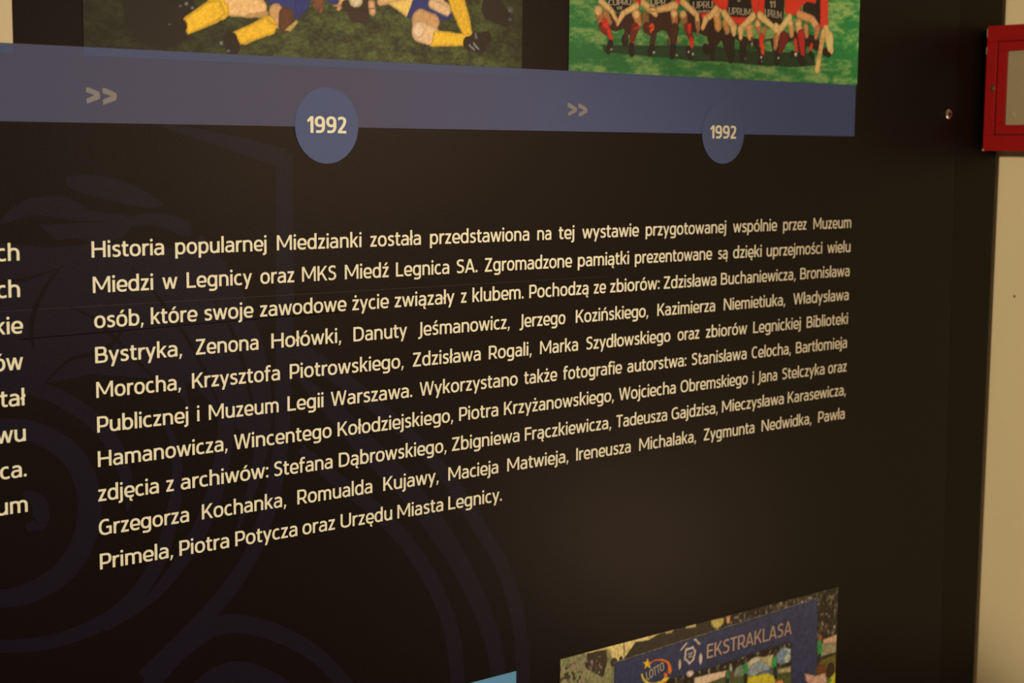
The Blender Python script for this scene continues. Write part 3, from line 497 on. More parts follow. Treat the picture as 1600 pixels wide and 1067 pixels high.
CREST_RIBBONS = [
 [[(54.1,88.1),(57.5,86.9),(62.2,85.5),(67.9,83.9),(74.0,82.2),(80.0,80.4),(85.6,78.8),(90.7,77.3),(95.7,75.9),(100.6,74.5),(105.5,73.0),(110.5,71.5),(115.6,69.9),(121.2,68.3),(127.5,66.5),(133.9,64.6),(139.9,62.8),(145.0,61.2),(148.7,60.1)],[(54.9,90.6),(58.5,90.4),(63.5,89.8),(69.4,89.1),(75.7,88.2),(82.1,87.4),(87.9,86.6),(93.3,85.8),(98.5,85.1),(103.7,84.3),(108.9,83.5),(114.2,82.6),(119.7,81.7),(125.7,80.3),(132.2,78.7),(138.7,77.1),(144.9,75.6),(150.1,74.3),(153.9,73.4)]],
 [[(144.5,70.4),(144.5,66.0),(144.4,59.8),(144.3,52.5),(144.2,44.5),(144.1,36.3),(144.1,28.6),(144.0,21.0),(144.0,13.1),(144.0,5.2),(144.0,-2.8),(144.0,-10.7),(143.9,-18.2),(143.8,-25.5),(143.7,-32.6),(143.6,-39.5),(143.5,-46.4),(143.3,-53.4),(143.2,-60.6),(143.0,-68.1),(142.9,-75.8),(142.8,-83.6),(142.6,-91.3),(142.4,-98.9),(142.1,-106.2),(141.9,-113.3),(141.7,-120.1),(141.5,-126.6),(141.1,-133.0),(140.6,-139.4),(139.8,-145.9),(138.8,-152.4),(137.7,-158.9),(136.3,-165.4),(134.8,-171.9),(133.0,-178.3),(130.8,-184.9),(128.4,-191.6),(125.9,-198.3),(123.2,-205.0),(120.1,-211.6),(116.6,-218.1),(112.4,-224.4),(107.6,-230.5),(102.2,-236.5),(96.3,-242.4),(90.0,-248.3),(83.3,-254.2),(76.3,-260.0),(68.3,-266.3),(59.0,-273.0),(49.4,-279.7),(40.4,-285.9),(32.7,-291.1),(27.3,-294.8)],[(159.3,70.5),(159.2,66.0),(159.2,59.8),(159.1,52.4),(159.0,44.3),(158.9,36.2),(158.9,28.4),(158.9,20.8),(159.0,12.9),(159.1,4.9),(159.2,-3.2),(159.3,-11.2),(159.3,-18.9),(159.2,-26.3),(159.0,-33.5),(158.8,-40.5),(158.6,-47.5),(158.3,-54.6),(158.1,-61.8),(157.8,-69.4),(157.5,-77.1),(157.1,-85.0),(156.8,-92.8),(156.4,-100.5),(156.0,-107.9),(155.6,-114.9),(155.4,-121.7),(155.0,-128.4),(154.6,-135.1),(154.0,-141.9),(153.1,-148.7),(152.0,-155.5),(150.8,-162.3),(149.4,-169.1),(147.7,-175.9),(145.8,-182.8),(143.5,-189.7),(141.1,-196.6),(138.5,-203.6),(135.5,-210.7),(132.2,-217.8),(128.3,-224.9),(123.7,-231.8),(118.6,-238.6),(112.9,-245.1),(106.8,-251.5),(100.3,-257.8),(93.4,-264.0),(86.2,-270.2),(78.0,-276.8),(68.6,-283.8),(58.9,-290.8),(49.8,-297.1),(42.1,-302.4),(36.8,-306.2)]],
 [[(154.5,-79.7),(158.8,-81.9),(164.5,-85.0),(171.2,-88.7),(178.7,-92.9),(186.4,-97.6),(194.1,-102.6),(202.2,-108.3),(211.2,-114.7),(220.5,-121.8),(230.0,-129.1),(239.3,-136.4),(248.0,-143.6),(256.0,-150.6),(263.9,-157.6),(271.4,-164.6),(278.7,-171.6),(285.6,-178.6),(292.1,-185.7),(298.2,-192.7),(303.7,-199.8),(309.0,-206.9),(314.2,-214.1),(319.4,-221.6),(324.7,-229.2),(330.4,-237.0),(336.1,-244.9),(341.8,-252.7),(347.2,-260.6),(352.2,-268.6),(356.6,-276.7),(360.4,-285.0),(363.9,-293.7),(367.0,-302.5),(369.7,-311.5),(372.0,-320.4),(374.1,-329.2),(375.7,-338.4),(376.8,-348.4),(377.5,-358.5),(378.1,-367.8),(378.5,-375.8),(378.8,-381.7)],[(163.1,-67.9),(167.1,-70.3),(172.6,-73.6),(179.4,-77.6),(187.0,-82.2),(195.0,-87.4),(203.1,-93.0),(211.4,-99.1),(220.3,-106.0),(229.7,-113.3),(239.2,-121.0),(248.4,-128.7),(257.1,-136.2),(265.5,-143.4),(273.5,-150.5),(281.4,-157.7),(288.9,-165.0),(296.2,-172.3),(303.2,-179.8),(309.7,-187.3),(315.7,-194.7),(321.3,-202.2),(326.6,-209.6),(331.9,-217.1),(337.2,-224.7),(342.9,-232.4),(348.7,-240.3),(354.6,-248.4),(360.4,-256.7),(365.8,-265.3),(370.7,-274.2),(374.9,-283.3),(378.7,-292.6),(382.0,-302.0),(384.9,-311.5),(387.4,-320.9),(389.6,-330.2),(391.3,-340.2),(392.5,-350.7),(393.3,-361.1),(393.9,-370.7),(394.3,-378.7),(394.7,-384.5)]],
 [[(159.2,-94.1),(161.9,-97.9),(166.1,-102.9),(171.1,-108.7),(176.6,-115.1),(182.1,-121.4),(187.0,-127.5),(191.9,-132.8),(196.8,-138.2),(201.7,-143.7),(206.8,-149.4),(212.1,-155.3),(217.8,-161.6),(224.1,-167.8),(230.7,-174.2),(237.4,-180.6),(244.1,-187.1),(250.7,-193.8),(257.1,-200.7),(263.6,-208.0),(270.2,-215.6),(276.9,-223.5),(283.4,-231.5),(289.6,-239.6),(295.6,-247.6),(301.3,-255.7),(306.8,-264.0),(312.0,-272.4),(317.1,-280.7),(321.8,-288.9),(326.2,-296.8),(330.2,-304.5),(333.8,-312.0),(337.1,-319.3),(340.1,-326.4),(342.8,-333.3),(345.0,-339.9),(346.8,-346.5),(348.2,-353.5),(349.2,-360.3),(350.1,-366.6),(350.7,-372.1),(351.3,-376.2)],[(161.5,-92.2),(165.8,-94.7),(171.5,-98.4),(178.2,-103.0),(185.4,-108.1),(192.6,-113.3),(199.5,-118.3),(205.2,-123.6),(210.8,-128.9),(216.3,-134.2),(221.9,-139.7),(227.6,-145.2),(233.6,-150.9),(239.7,-156.9),(246.3,-163.1),(253.1,-169.6),(260.2,-176.4),(267.4,-183.5),(274.4,-191.0),(281.1,-198.8),(287.8,-207.0),(294.5,-215.4),(301.0,-224.0),(307.4,-232.6),(313.4,-241.3),(319.1,-250.0),(324.6,-258.9),(329.8,-267.8),(334.7,-276.6),(339.3,-285.2),(343.5,-293.6),(347.5,-301.7),(351.2,-309.7),(354.6,-317.5),(357.6,-325.2),(360.3,-332.6),(362.6,-340.0),(364.4,-347.6),(365.7,-355.2),(366.7,-362.6),(367.3,-369.1),(367.7,-374.6),(368.1,-378.5)]],
 [[(161.6,-151.5),(164.3,-154.4),(168.0,-158.2),(172.5,-162.8),(177.6,-167.9),(183.1,-173.3),(188.8,-178.6),(195.1,-183.8),(201.9,-189.1),(209.0,-194.7),(216.2,-200.3),(223.1,-206.1),(229.6,-212.0),(236.0,-218.1),(242.4,-224.6),(248.7,-231.2),(254.8,-238.0),(260.5,-244.9),(265.9,-251.6),(270.8,-258.4),(275.5,-265.3),(279.8,-272.3),(283.9,-279.3),(287.6,-286.1),(290.9,-292.7),(293.7,-298.9),(296.1,-304.9),(298.2,-310.7),(300.0,-316.5),(301.6,-322.4),(303.0,-328.4),(304.3,-334.9),(305.3,-342.1),(306.1,-349.5),(306.7,-356.4),(307.2,-362.3),(307.7,-366.6)],[(167.0,-147.1),(170.2,-149.6),(174.5,-153.0),(179.5,-157.1),(185.1,-161.7),(191.0,-166.5),(197.0,-171.2),(203.1,-176.0),(210.0,-181.0),(217.3,-186.4),(224.8,-192.1),(232.4,-198.1),(239.7,-204.4),(246.5,-210.9),(253.3,-217.7),(260.0,-224.7),(266.4,-231.8),(272.6,-239.0),(278.3,-246.3),(283.7,-253.6),(288.8,-261.0),(293.5,-268.5),(297.8,-275.9),(301.8,-283.1),(305.3,-290.2),(308.5,-297.0),(311.2,-303.6),(313.5,-310.0),(315.5,-316.4),(317.2,-322.7),(318.7,-329.3),(319.9,-336.4),(320.8,-344.2),(321.4,-351.8),(321.9,-358.9),(322.2,-364.8),(322.4,-369.0)]],
 [[(68.0,1.4),(70.7,-1.0),(74.4,-4.2),(78.6,-8.0),(83.0,-12.1),(87.2,-16.4),(90.9,-20.5),(94.3,-24.7),(97.7,-29.2),(101.1,-34.0),(104.3,-38.9),(107.3,-44.1),(110.2,-49.3),(112.7,-54.8),(115.0,-60.4),(117.1,-66.0),(119.1,-71.8),(120.7,-77.8),(122.1,-84.0),(123.4,-90.6),(124.4,-97.5),(125.1,-104.7),(125.6,-111.9),(125.9,-119.0),(125.8,-125.7),(125.7,-132.0),(125.2,-138.1),(124.5,-144.0),(123.5,-150.0),(122.2,-156.1),(120.7,-162.4),(118.9,-169.6),(116.5,-177.5),(113.8,-185.6),(111.1,-193.3),(109.0,-199.7),(107.6,-204.5)],[(82.9,13.4),(85.1,10.8),(88.4,7.3),(92.5,3.1),(97.0,-1.7),(101.4,-6.8),(105.3,-12.0),(108.7,-17.1),(111.9,-22.5),(114.9,-28.0),(117.8,-33.6),(120.5,-39.4),(123.0,-45.3),(125.6,-51.1),(128.1,-57.0),(130.4,-63.1),(132.5,-69.5),(134.4,-76.0),(136.0,-82.8),(137.1,-89.9),(138.1,-97.4),(138.7,-105.0),(139.1,-112.7),(139.1,-120.2),(138.9,-127.4),(138.2,-134.1),(137.1,-140.6),(135.8,-146.8),(134.1,-153.0),(132.3,-159.3),(130.1,-165.7),(127.0,-172.8),(123.3,-180.4),(119.3,-188.1),(115.5,-195.3),(112.2,-201.2),(109.6,-205.4)]],
 [[(87.7,-57.5),(88.3,-61.7),(89.4,-67.5),(90.8,-74.3),(92.2,-81.6),(93.3,-88.8),(93.9,-95.3),(94.4,-101.3),(94.7,-107.2),(94.7,-113.2),(94.5,-119.1),(94.0,-125.1),(93.3,-131.3),(92.4,-137.9),(91.3,-144.6),(89.8,-151.5),(88.1,-158.3),(86.2,-164.9),(84.1,-171.3),(81.8,-177.3),(79.3,-183.1),(76.6,-188.8),(73.6,-194.3),(70.3,-199.8),(66.5,-205.3),(62.5,-211.0),(58.1,-216.9),(53.4,-222.7),(48.4,-228.3),(43.2,-233.5),(38.0,-238.2),(32.2,-242.6),(25.6,-246.7),(18.7,-250.6),(12.2,-254.0),(6.8,-256.9),(3.0,-259.2)],[(91.7,-56.8),(93.5,-60.8),(95.8,-66.4),(98.4,-73.1),(101.0,-80.4),(103.4,-87.8),(105.3,-94.8),(106.2,-101.3),(106.9,-107.7),(107.4,-114.1),(107.5,-120.5),(107.4,-127.1),(106.9,-133.9),(106.0,-140.8),(104.7,-148.0),(103.2,-155.3),(101.4,-162.6),(99.4,-169.7),(97.0,-176.5),(94.4,-182.9),(91.6,-189.1),(88.4,-195.2),(85.0,-201.0),(81.2,-206.9),(77.0,-212.6),(72.2,-218.3),(67.0,-224.0),(61.4,-229.6),(55.6,-235.0),(49.6,-240.0),(43.4,-244.5),(36.6,-248.3),(29.0,-251.8),(21.4,-254.9),(14.3,-257.4),(8.3,-259.5),(4.0,-260.9)]],
 [[(-99.0,-251.4),(-96.5,-252.4),(-93.0,-254.0),(-88.7,-255.8),(-83.7,-257.8),(-78.2,-259.6),(-72.5,-261.0),(-66.5,-262.2),(-59.9,-263.3),(-52.9,-264.3),(-45.5,-265.0),(-38.0,-265.3),(-30.6,-265.1),(-23.2,-264.5),(-15.6,-263.5),(-7.8,-262.1),(-0.1,-260.3),(7.3,-257.9),(14.3,-255.0),(20.7,-251.4),(26.6,-247.2),(32.2,-242.6),(37.3,-237.5),(42.0,-232.1),(46.2,-226.3),(49.9,-220.1),(53.2,-213.3),(55.9,-206.3),(58.2,-199.2),(60.2,-192.0),(61.8,-184.9),(63.1,-177.8),(64.0,-170.5),(64.6,-163.1),(64.7,-155.9),(64.4,-148.8),(63.7,-142.1),(61.9,-135.3),(59.4,-128.6),(56.5,-122.2),(53.6,-116.6),(51.0,-111.9),(49.2,-108.5)],[(-97.0,-243.3),(-94.3,-244.4),(-90.8,-245.9),(-86.7,-247.7),(-82.1,-249.5),(-77.2,-251.1),(-72.1,-252.3),(-66.5,-253.3),(-60.2,-254.2),(-53.5,-254.9),(-46.6,-255.3),(-39.7,-255.4),(-33.0,-255.1),(-26.1,-254.3),(-19.0,-253.2),(-11.8,-251.7),(-4.9,-249.9),(1.7,-247.6),(7.7,-244.9),(13.2,-241.7),(18.4,-238.0),(23.3,-233.9),(27.9,-229.3),(32.1,-224.4),(35.9,-219.2),(39.5,-213.8),(42.6,-207.9),(45.4,-201.6),(47.9,-195.1),(50.1,-188.4),(52.0,-181.8),(53.6,-175.2),(55.0,-168.4),(56.0,-161.6),(56.6,-154.8),(56.9,-148.3),(56.7,-142.2),(55.9,-136.1),(54.3,-129.7),(52.3,-123.4),(50.2,-117.6),(48.4,-112.7),(47.3,-109.0)]],
 [[(38.8,-312.7),(42.2,-310.0),(47.0,-306.0),(52.5,-301.4),(58.5,-296.7),(64.3,-292.4),(69.7,-289.1),(74.7,-286.5),(79.6,-284.2),(84.3,-282.3),(88.9,-280.9),(93.3,-280.2),(97.8,-280.1),(102.6,-280.5),(108.0,-281.5),(113.8,-283.2),(119.9,-285.5),(126.2,-288.1),(132.5,-290.9),(138.8,-294.0),(145.2,-297.5),(151.7,-301.3),(158.0,-305.5),(164.2,-309.9),(170.0,-314.4),(175.8,-319.4),(181.9,-325.5),(187.9,-332.0),(193.6,-338.3),(198.4,-343.7),(202.1,-347.6)],[(30.0,-303.4),(33.2,-300.5),(37.7,-296.5),(43.2,-291.7),(49.2,-286.7),(55.3,-281.9),(61.0,-278.1),(66.2,-274.9),(71.3,-272.1),(76.6,-269.5),(82.3,-267.4),(88.4,-266.0),(95.1,-265.4),(102.2,-266.0),(109.4,-267.6),(116.6,-269.8),(123.7,-272.5),(130.6,-275.5),(137.5,-278.7),(144.4,-282.2),(151.5,-286.2),(158.6,-290.6),(165.6,-295.3),(172.5,-300.3),(179.1,-305.6),(185.7,-311.7),(192.2,-318.7),(198.4,-325.7),(203.9,-332.4),(208.5,-337.9),(211.8,-341.9)]],
 [[(74.9,-329.4),(77.3,-328.2),(80.7,-326.4),(84.5,-324.3),(88.4,-322.4),(92.1,-320.9),(95.3,-320.0),(98.0,-319.5),(100.8,-319.1),(103.3,-319.0),(105.8,-319.1),(108.4,-319.6),(111.2,-320.4),(114.5,-321.7),(118.6,-323.8),(123.2,-326.4),(127.8,-329.2),(131.9,-332.0),(135.1,-334.3),(137.3,-335.8),(139.0,-337.3),(140.5,-339.0),(141.9,-340.6),(143.4,-342.4),(144.7,-343.9)],[(64.9,-316.3),(66.9,-314.9),(70.0,-312.8),(73.7,-310.3),(77.9,-307.8),(82.4,-305.5),(86.9,-303.7),(91.2,-302.8),(95.3,-302.2),(99.7,-302.0),(104.2,-302.3),(109.0,-303.1),(114.1,-304.5),(119.5,-306.6),(125.2,-309.4),(130.7,-312.5),(136.0,-315.7),(140.8,-318.9),(145.1,-321.8),(148.9,-325.1),(152.0,-328.4),(154.4,-331.5),(156.1,-334.1),(157.2,-335.9),(157.9,-337.0)]],
 [[(-91.7,-122.9),(-88.8,-122.2),(-84.9,-121.3),(-80.4,-120.2),(-75.7,-119.2),(-71.2,-118.5),(-67.2,-118.3),(-63.4,-118.5),(-59.5,-118.8),(-55.6,-119.4),(-51.7,-120.3),(-48.0,-121.5),(-44.4,-123.0),(-40.6,-125.1),(-36.7,-127.5),(-32.9,-130.2),(-29.3,-133.2),(-26.2,-136.3),(-23.7,-139.5),(-21.5,-143.1),(-19.5,-147.2),(-17.7,-151.7),(-16.4,-156.3),(-15.5,-160.9),(-15.0,-165.2),(-14.8,-169.6),(-15.1,-174.1),(-15.8,-178.8),(-16.9,-183.3),(-18.4,-187.7),(-20.1,-191.7),(-22.2,-195.5),(-24.6,-199.1),(-27.3,-202.4),(-30.3,-205.5),(-33.7,-208.2),(-37.4,-210.5),(-41.6,-212.7),(-46.6,-214.6),(-52.0,-216.2),(-57.4,-217.4),(-62.7,-218.1),(-67.3,-218.2),(-71.8,-217.5),(-76.9,-216.0),(-82.3,-213.8),(-87.4,-211.5),(-91.9,-209.4),(-95.2,-208.0)],[(-95.8,-108.9),(-93.2,-108.3),(-89.4,-107.3),(-84.6,-106.1),(-79.4,-105.0),(-73.9,-104.1),(-68.6,-103.8),(-63.7,-103.9),(-58.8,-104.3),(-53.8,-105.1),(-48.8,-106.2),(-43.8,-107.8),(-38.8,-109.8),(-33.9,-112.2),(-28.9,-115.1),(-23.9,-118.4),(-19.0,-122.2),(-14.5,-126.4),(-10.4,-131.2),(-6.9,-136.4),(-4.0,-142.0),(-1.5,-147.8),(0.5,-153.9),(1.9,-160.0),(2.8,-166.0),(2.8,-172.1),(2.3,-178.1),(1.2,-184.1),(-0.4,-189.9),(-2.4,-195.4),(-4.9,-200.5),(-7.7,-205.2),(-11.0,-209.7),(-14.7,-214.0),(-18.9,-217.8),(-23.5,-221.3),(-28.6,-224.3),(-34.3,-226.6),(-40.4,-228.6),(-46.9,-230.2),(-53.5,-231.2),(-60.1,-231.6),(-66.6,-231.4),(-73.3,-230.0),(-79.8,-227.7),(-85.9,-224.9),(-91.3,-222.1),(-95.6,-219.7),(-98.6,-218.2)]],
 [[(-59.5,-85.3),(-56.2,-86.6),(-51.6,-88.2),(-46.3,-90.1),(-40.6,-92.3),(-35.1,-94.7),(-30.1,-97.5),(-25.0,-100.6),(-19.6,-104.2),(-14.2,-108.2),(-9.0,-112.4),(-4.3,-116.8),(-0.3,-121.1),(3.3,-125.6),(6.5,-130.6),(9.3,-135.9),(11.8,-141.3),(14.0,-146.7),(15.8,-151.7),(17.5,-156.5),(18.6,-161.5),(19.5,-166.6),(20.1,-171.3),(20.6,-175.4),(21.3,-178.4)],[(-57.2,-77.2),(-53.9,-78.1),(-49.3,-79.2),(-43.6,-80.7),(-37.4,-82.6),(-30.9,-85.0),(-24.8,-87.8),(-19.0,-91.3),(-13.1,-95.1),(-7.1,-99.5),(-1.2,-104.2),(4.2,-109.2),(9.1,-114.5),(13.2,-120.3),(16.5,-126.4),(19.4,-132.7),(21.7,-138.8),(23.6,-144.8),(25.1,-150.4),(25.7,-156.2),(25.7,-161.9),(25.3,-167.2),(24.6,-171.9),(23.8,-175.8),(23.2,-178.6)]],
 [[(-54.7,-156.3),(-53.6,-157.7),(-52.0,-159.4),(-50.2,-161.1),(-48.6,-162.9),(-47.8,-164.4),(-47.9,-165.3),(-47.6,-166.0),(-47.3,-167.5),(-47.1,-169.4),(-47.2,-171.1),(-47.4,-172.4),(-47.4,-172.6),(-46.7,-172.8),(-47.1,-173.6),(-48.5,-174.5),(-50.1,-175.3),(-51.8,-176.1),(-52.9,-176.9)],[(-53.0,-153.4),(-51.5,-153.7),(-49.3,-154.1),(-46.6,-155.0),(-43.7,-156.1),(-40.7,-157.8),(-37.9,-160.5),(-36.5,-163.8),(-35.7,-167.1),(-35.4,-170.3),(-35.5,-173.4),(-36.0,-176.5),(-37.3,-179.6),(-40.3,-181.7),(-43.4,-182.3),(-46.2,-182.3),(-48.6,-182.0),(-50.4,-181.6),(-51.7,-181.2)]]]
CREST_PATCHES = [
 [(-18.6,54.5),(-7.7,55.7),(3.8,55.3),(17.8,53.0),(29.5,49.0),(43.8,42.3),(55.4,34.2),(43.6,32.7),(29.2,34.2),(15.1,37.9),(1.2,41.5),(-12.5,45.1),(-17.4,48.6)],
 [(-63.8,26.2),(-57.2,33.1),(-46.1,40.0),(-32.8,42.0),(-18.9,41.8),(-8.2,36.5),(-1.4,31.3),(26.7,29.0),(21.9,24.3),(-1.6,24.4),(-19.8,26.5),(-37.6,29.4),(-50.8,27.2),(-63.9,23.3)],
 [(-73.0,3.7),(-38.2,7.5),(16.8,10.0),(75.3,1.9),(100.6,-21.0),(118.7,-49.8),(130.6,-88.3),(133.4,-126.6),(125.6,-144.9),(99.2,-118.4),(73.7,-92.8),(34.0,-84.8),(-4.1,-79.4),(-36.2,-83.2),(-67.3,-89.8),(-75.9,-89.0)],
 [(-37.8,22.7),(-15.3,23.0),(17.1,24.8),(38.7,29.2),(56.8,28.4),(73.6,22.3),(75.5,13.7),(67.9,12.1),(56.6,17.3),(45.8,20.7),(29.4,20.2),(21.6,12.5),(2.7,9.6),(-11.0,13.5),(-24.7,12.2)],
 [(-64.3,11.7),(-38.2,8.8),(-11.3,1.4),(11.6,-12.5),(2.0,-20.8),(-16.3,-15.6),(-30.2,-27.7),(-39.7,-48.6),(-45.8,-26.9),(-56.2,-9.5),(-64.8,-5.0)],
 [(1.8,-29.5),(25.3,-35.2),(49.3,-54.5),(66.3,-83.0),(73.3,-115.8),(58.6,-91.5),(39.1,-71.8),(15.2,-61.1),(6.1,-47.2)]]
YEAR_X = [(171.2, 206.2, 85.8, 12.2), (602.2, 637.1, 86.2, 11.7)]
CREST_LINES = [[[(28.0,-8.2),(30.1,-10.6),(33.1,-13.8),(36.7,-17.6),(40.7,-21.9),(44.8,-26.7),(48.8,-31.8),(52.9,-37.3),(57.4,-43.4),(62.1,-49.9),(66.7,-56.8),(71.2,-63.7),(75.3,-70.6),(79.4,-78.0),(83.5,-86.1),(87.4,-94.4),(90.9,-102.2),(93.9,-108.8),(96.2,-113.6)],[(28.7,-7.6),(31.0,-9.9),(34.2,-12.9),(38.0,-16.6),(42.1,-20.8),(46.5,-25.5),(50.7,-30.5),(55.0,-36.0),(59.6,-42.1),(64.4,-48.7),(69.2,-55.5),(73.8,-62.5),(78.0,-69.5),(81.9,-77.1),(85.7,-85.4),(89.3,-93.9),(92.5,-101.8),(95.2,-108.5),(97.1,-113.3)]],[[(-35.9,-82.7),(-33.8,-81.1),(-31.1,-78.8),(-27.9,-76.2),(-24.3,-73.5),(-20.6,-71.0),(-17.1,-69.3),(-13.6,-68.1),(-9.7,-67.5),(-5.5,-67.1),(-1.3,-66.7),(2.7,-66.2),(6.3,-65.1),(9.4,-63.5),(12.2,-61.6),(14.8,-59.5),(17.0,-57.3),(18.8,-55.2),(20.3,-53.1),(21.1,-50.8),(21.4,-48.5),(21.4,-46.3),(21.1,-44.3),(20.8,-42.7),(20.6,-41.5)],[(-36.5,-82.0),(-34.6,-80.3),(-32.0,-77.9),(-28.9,-75.0),(-25.5,-72.1),(-21.8,-69.4),(-18.2,-67.3),(-14.3,-66.0),(-10.1,-65.2),(-5.9,-64.7),(-1.8,-64.3),(1.9,-63.7),(5.1,-62.7),(7.9,-61.3),(10.5,-59.6),(12.9,-57.7),(15.0,-55.7),(16.8,-53.7),(18.2,-51.9),(19.2,-50.2),(19.7,-48.2),(19.9,-46.2),(20.0,-44.3),(20.0,-42.7),(20.2,-41.5)]],[[(-43.1,-59.0),(-43.1,-56.9),(-43.2,-54.0),(-43.4,-50.6),(-43.4,-47.0),(-43.1,-43.4),(-42.4,-40.1),(-41.5,-36.8),(-40.3,-33.3),(-38.7,-29.7),(-37.0,-26.2),(-35.2,-22.8),(-33.3,-19.7),(-31.4,-16.7),(-29.1,-13.7),(-26.7,-10.9),(-24.4,-8.3),(-22.5,-6.1),(-21.1,-4.5)],[(-44.0,-59.0),(-44.4,-56.9),(-44.9,-54.1),(-45.3,-50.7),(-45.7,-46.9),(-45.8,-43.1),(-45.5,-39.4),(-44.4,-35.8),(-43.0,-32.2),(-41.4,-28.5),(-39.5,-24.9),(-37.6,-21.5),(-35.6,-18.3),(-33.3,-15.3),(-30.7,-12.4),(-28.1,-9.7),(-25.5,-7.3),(-23.4,-5.3),(-21.8,-3.9)]],[[(92.2,-34.6),(94.1,-38.1),(96.9,-42.9),(100.2,-48.6),(103.7,-54.9),(107.0,-61.6),(109.8,-68.4),(112.5,-76.0),(115.1,-84.9),(117.5,-94.2),(119.7,-103.1),(121.5,-110.8),(123.0,-116.2)],[(93.1,-34.1),(95.4,-37.5),(98.6,-42.1),(102.3,-47.7),(106.2,-53.9),(110.0,-60.6),(113.3,-67.5),(115.7,-75.4),(118.0,-84.5),(120.1,-93.9),(122.0,-102.9),(123.5,-110.6),(124.6,-116.1)]],[[(-65.0,-14.1),(-63.1,-14.1),(-60.7,-14.2),(-57.7,-14.2),(-54.3,-14.1),(-50.8,-13.9),(-47.4,-13.5),(-43.7,-12.6),(-39.5,-11.4),(-35.1,-10.1),(-31.0,-8.8),(-27.6,-7.6),(-25.1,-6.8)],[(-65.0,-12.5),(-63.2,-12.4),(-60.7,-12.4),(-57.7,-12.3),(-54.5,-12.1),(-51.1,-11.9),(-47.8,-11.4),(-44.1,-10.8),(-39.9,-9.9),(-35.5,-8.9),(-31.4,-7.8),(-27.8,-7.0),(-25.2,-6.4)]],[[(-16.9,-33.0),(-15.0,-34.0),(-12.6,-35.1),(-9.7,-36.5),(-6.4,-38.3),(-2.9,-40.5),(0.7,-43.4),(4.9,-47.1),(9.7,-51.8),(14.7,-57.1),(19.8,-62.5),(24.5,-67.5),(28.5,-71.7),(32.0,-75.1),(35.0,-78.1),(37.7,-80.6),(40.0,-82.8),(41.9,-84.6),(43.4,-86.0)],[(-16.7,-32.6),(-14.7,-33.3),(-12.2,-34.2),(-9.1,-35.3),(-5.6,-36.9),(-1.8,-39.0),(2.2,-41.7),(6.5,-45.6),(11.4,-50.4),(16.5,-55.7),(21.6,-61.1),(26.3,-66.1),(30.3,-70.3),(33.5,-73.8),(36.4,-76.9),(39.0,-79.6),(41.1,-81.9),(42.8,-83.9),(44.1,-85.4)]]]
SEAMS = [(-33.0, -34.0, -65.6, 478.6, 0.24, 1), (-52.3, -48.7, -53.1, 205.2, 0.5, 0)]

# ------------------------------------------------------------------ materials
M_black = material('panel_black_print', (0.0045, 0.0030, 0.0034), rough=0.38, spec=0.16, bump=0.12, bscale=900)
M_edge = material('panel_edge_black', (0.0035, 0.0035, 0.002), rough=0.42, spec=0.12, bump=0.1, bscale=700)
M_crest = material('crest_print', (0.0074, 0.0066, 0.0165), rough=0.38, spec=0.16, bump=0.12, bscale=900)
M_text = material('cream_lettering', (0.71, 0.735, 0.64), rough=0.5, spec=0.3)
M_band = material('timeline_blue', (0.062, 0.070, 0.145), rough=0.42, spec=0.2, bump=0.1, bscale=900)
nt = M_band.node_tree; tc_ = nt.nodes.new('ShaderNodeTexCoord'); sp_ = nt.nodes.new('ShaderNodeSeparateXYZ'); cr_ = nt.nodes.new('ShaderNodeValToRGB')
nt.links.new(tc_.outputs['Object'], sp_.inputs[0]); nt.links.new(sp_.outputs[0], cr_.inputs[0]); nt.links.new(cr_.outputs[0], nt.nodes['Principled BSDF'].inputs['Base Color'])
cr_.color_ramp.elements[0].position = 0.22; cr_.color_ramp.elements[0].color = (0.056, 0.067, 0.148, 1)      # printed gradient, greyer on the left
cr_.color_ramp.elements[1].position = 0.60; cr_.color_ramp.elements[1].color = (0.054, 0.086, 0.250, 1)
M_strip = material('timeline_blue_overlap', (0.056, 0.082, 0.205), rough=0.42, spec=0.2, bump=0.1, bscale=900)
M_disc = material('year_disc_blue', (0.058, 0.090, 0.245), rough=0.42, spec=0.2, bump=0.1, bscale=900)
M_chev = material('chevron_grey', (0.185, 0.19, 0.235), rough=0.5, spec=0.3)
M_print = material('photo_print', (1, 1, 1), rough=0.42, spec=0.35, attr='ink')
M_beige = material('beige_print', (0.50, 0.44, 0.32), rough=0.5, spec=0.3, noise=.04)
M_cyan = material('light_blue_print', (0.105, 0.32, 0.66), rough=0.5, spec=0.3, noise=.03)
M_pink = material('banner_lettering', (0.50, 0.40, 0.36), rough=0.5, spec=0.3)
M_pale = material('jersey_lettering', (0.42, 0.40, 0.34), rough=0.5, spec=0.3)
M_crease = material('film_seam', (0.020, 0.018, 0.018), rough=0.35, spec=0.5)
M_dark = material('film_fold', (0.0012, 0.001, 0.001), rough=0.7, spec=0.02)
M_wall = material('cream_wall_paint', (0.66, 0.58, 0.38), rough=0.75, spec=0.2, noise=.03, nscale=12, bump=.25, bscale=160)
M_floor = material('grey_floor', (0.16, 0.13, 0.10), rough=0.5, noise=.15, nscale=20)
M_ceil = material('white_ceiling', (0.6, 0.56, 0.48), rough=0.9, bump=.1)
M_red = material('red_enamel', (0.27, 0.004, 0.004), rough=0.42, spec=0.2, noise=.12, nscale=30, bump=.1, bscale=120)
M_groove = material('door_gap_dark', (0.03, 0.004, 0.004), rough=0.8)
M_chip = material('chipped_paint', (0.30, 0.27, 0.22), rough=0.7)
M_steel = material('screw_steel', (0.80, 0.76, 0.70), rough=0.22, metal=1.0)
M_lock = material('lock_brass', (0.10, 0.075, 0.04), rough=0.4, metal=0.7)
M_glass = material('window_glass', (1, 1, 1), rough=0.05, trans=1.0)
M_card = material('cream_card', (0.40, 0.34, 0.21), rough=0.7)

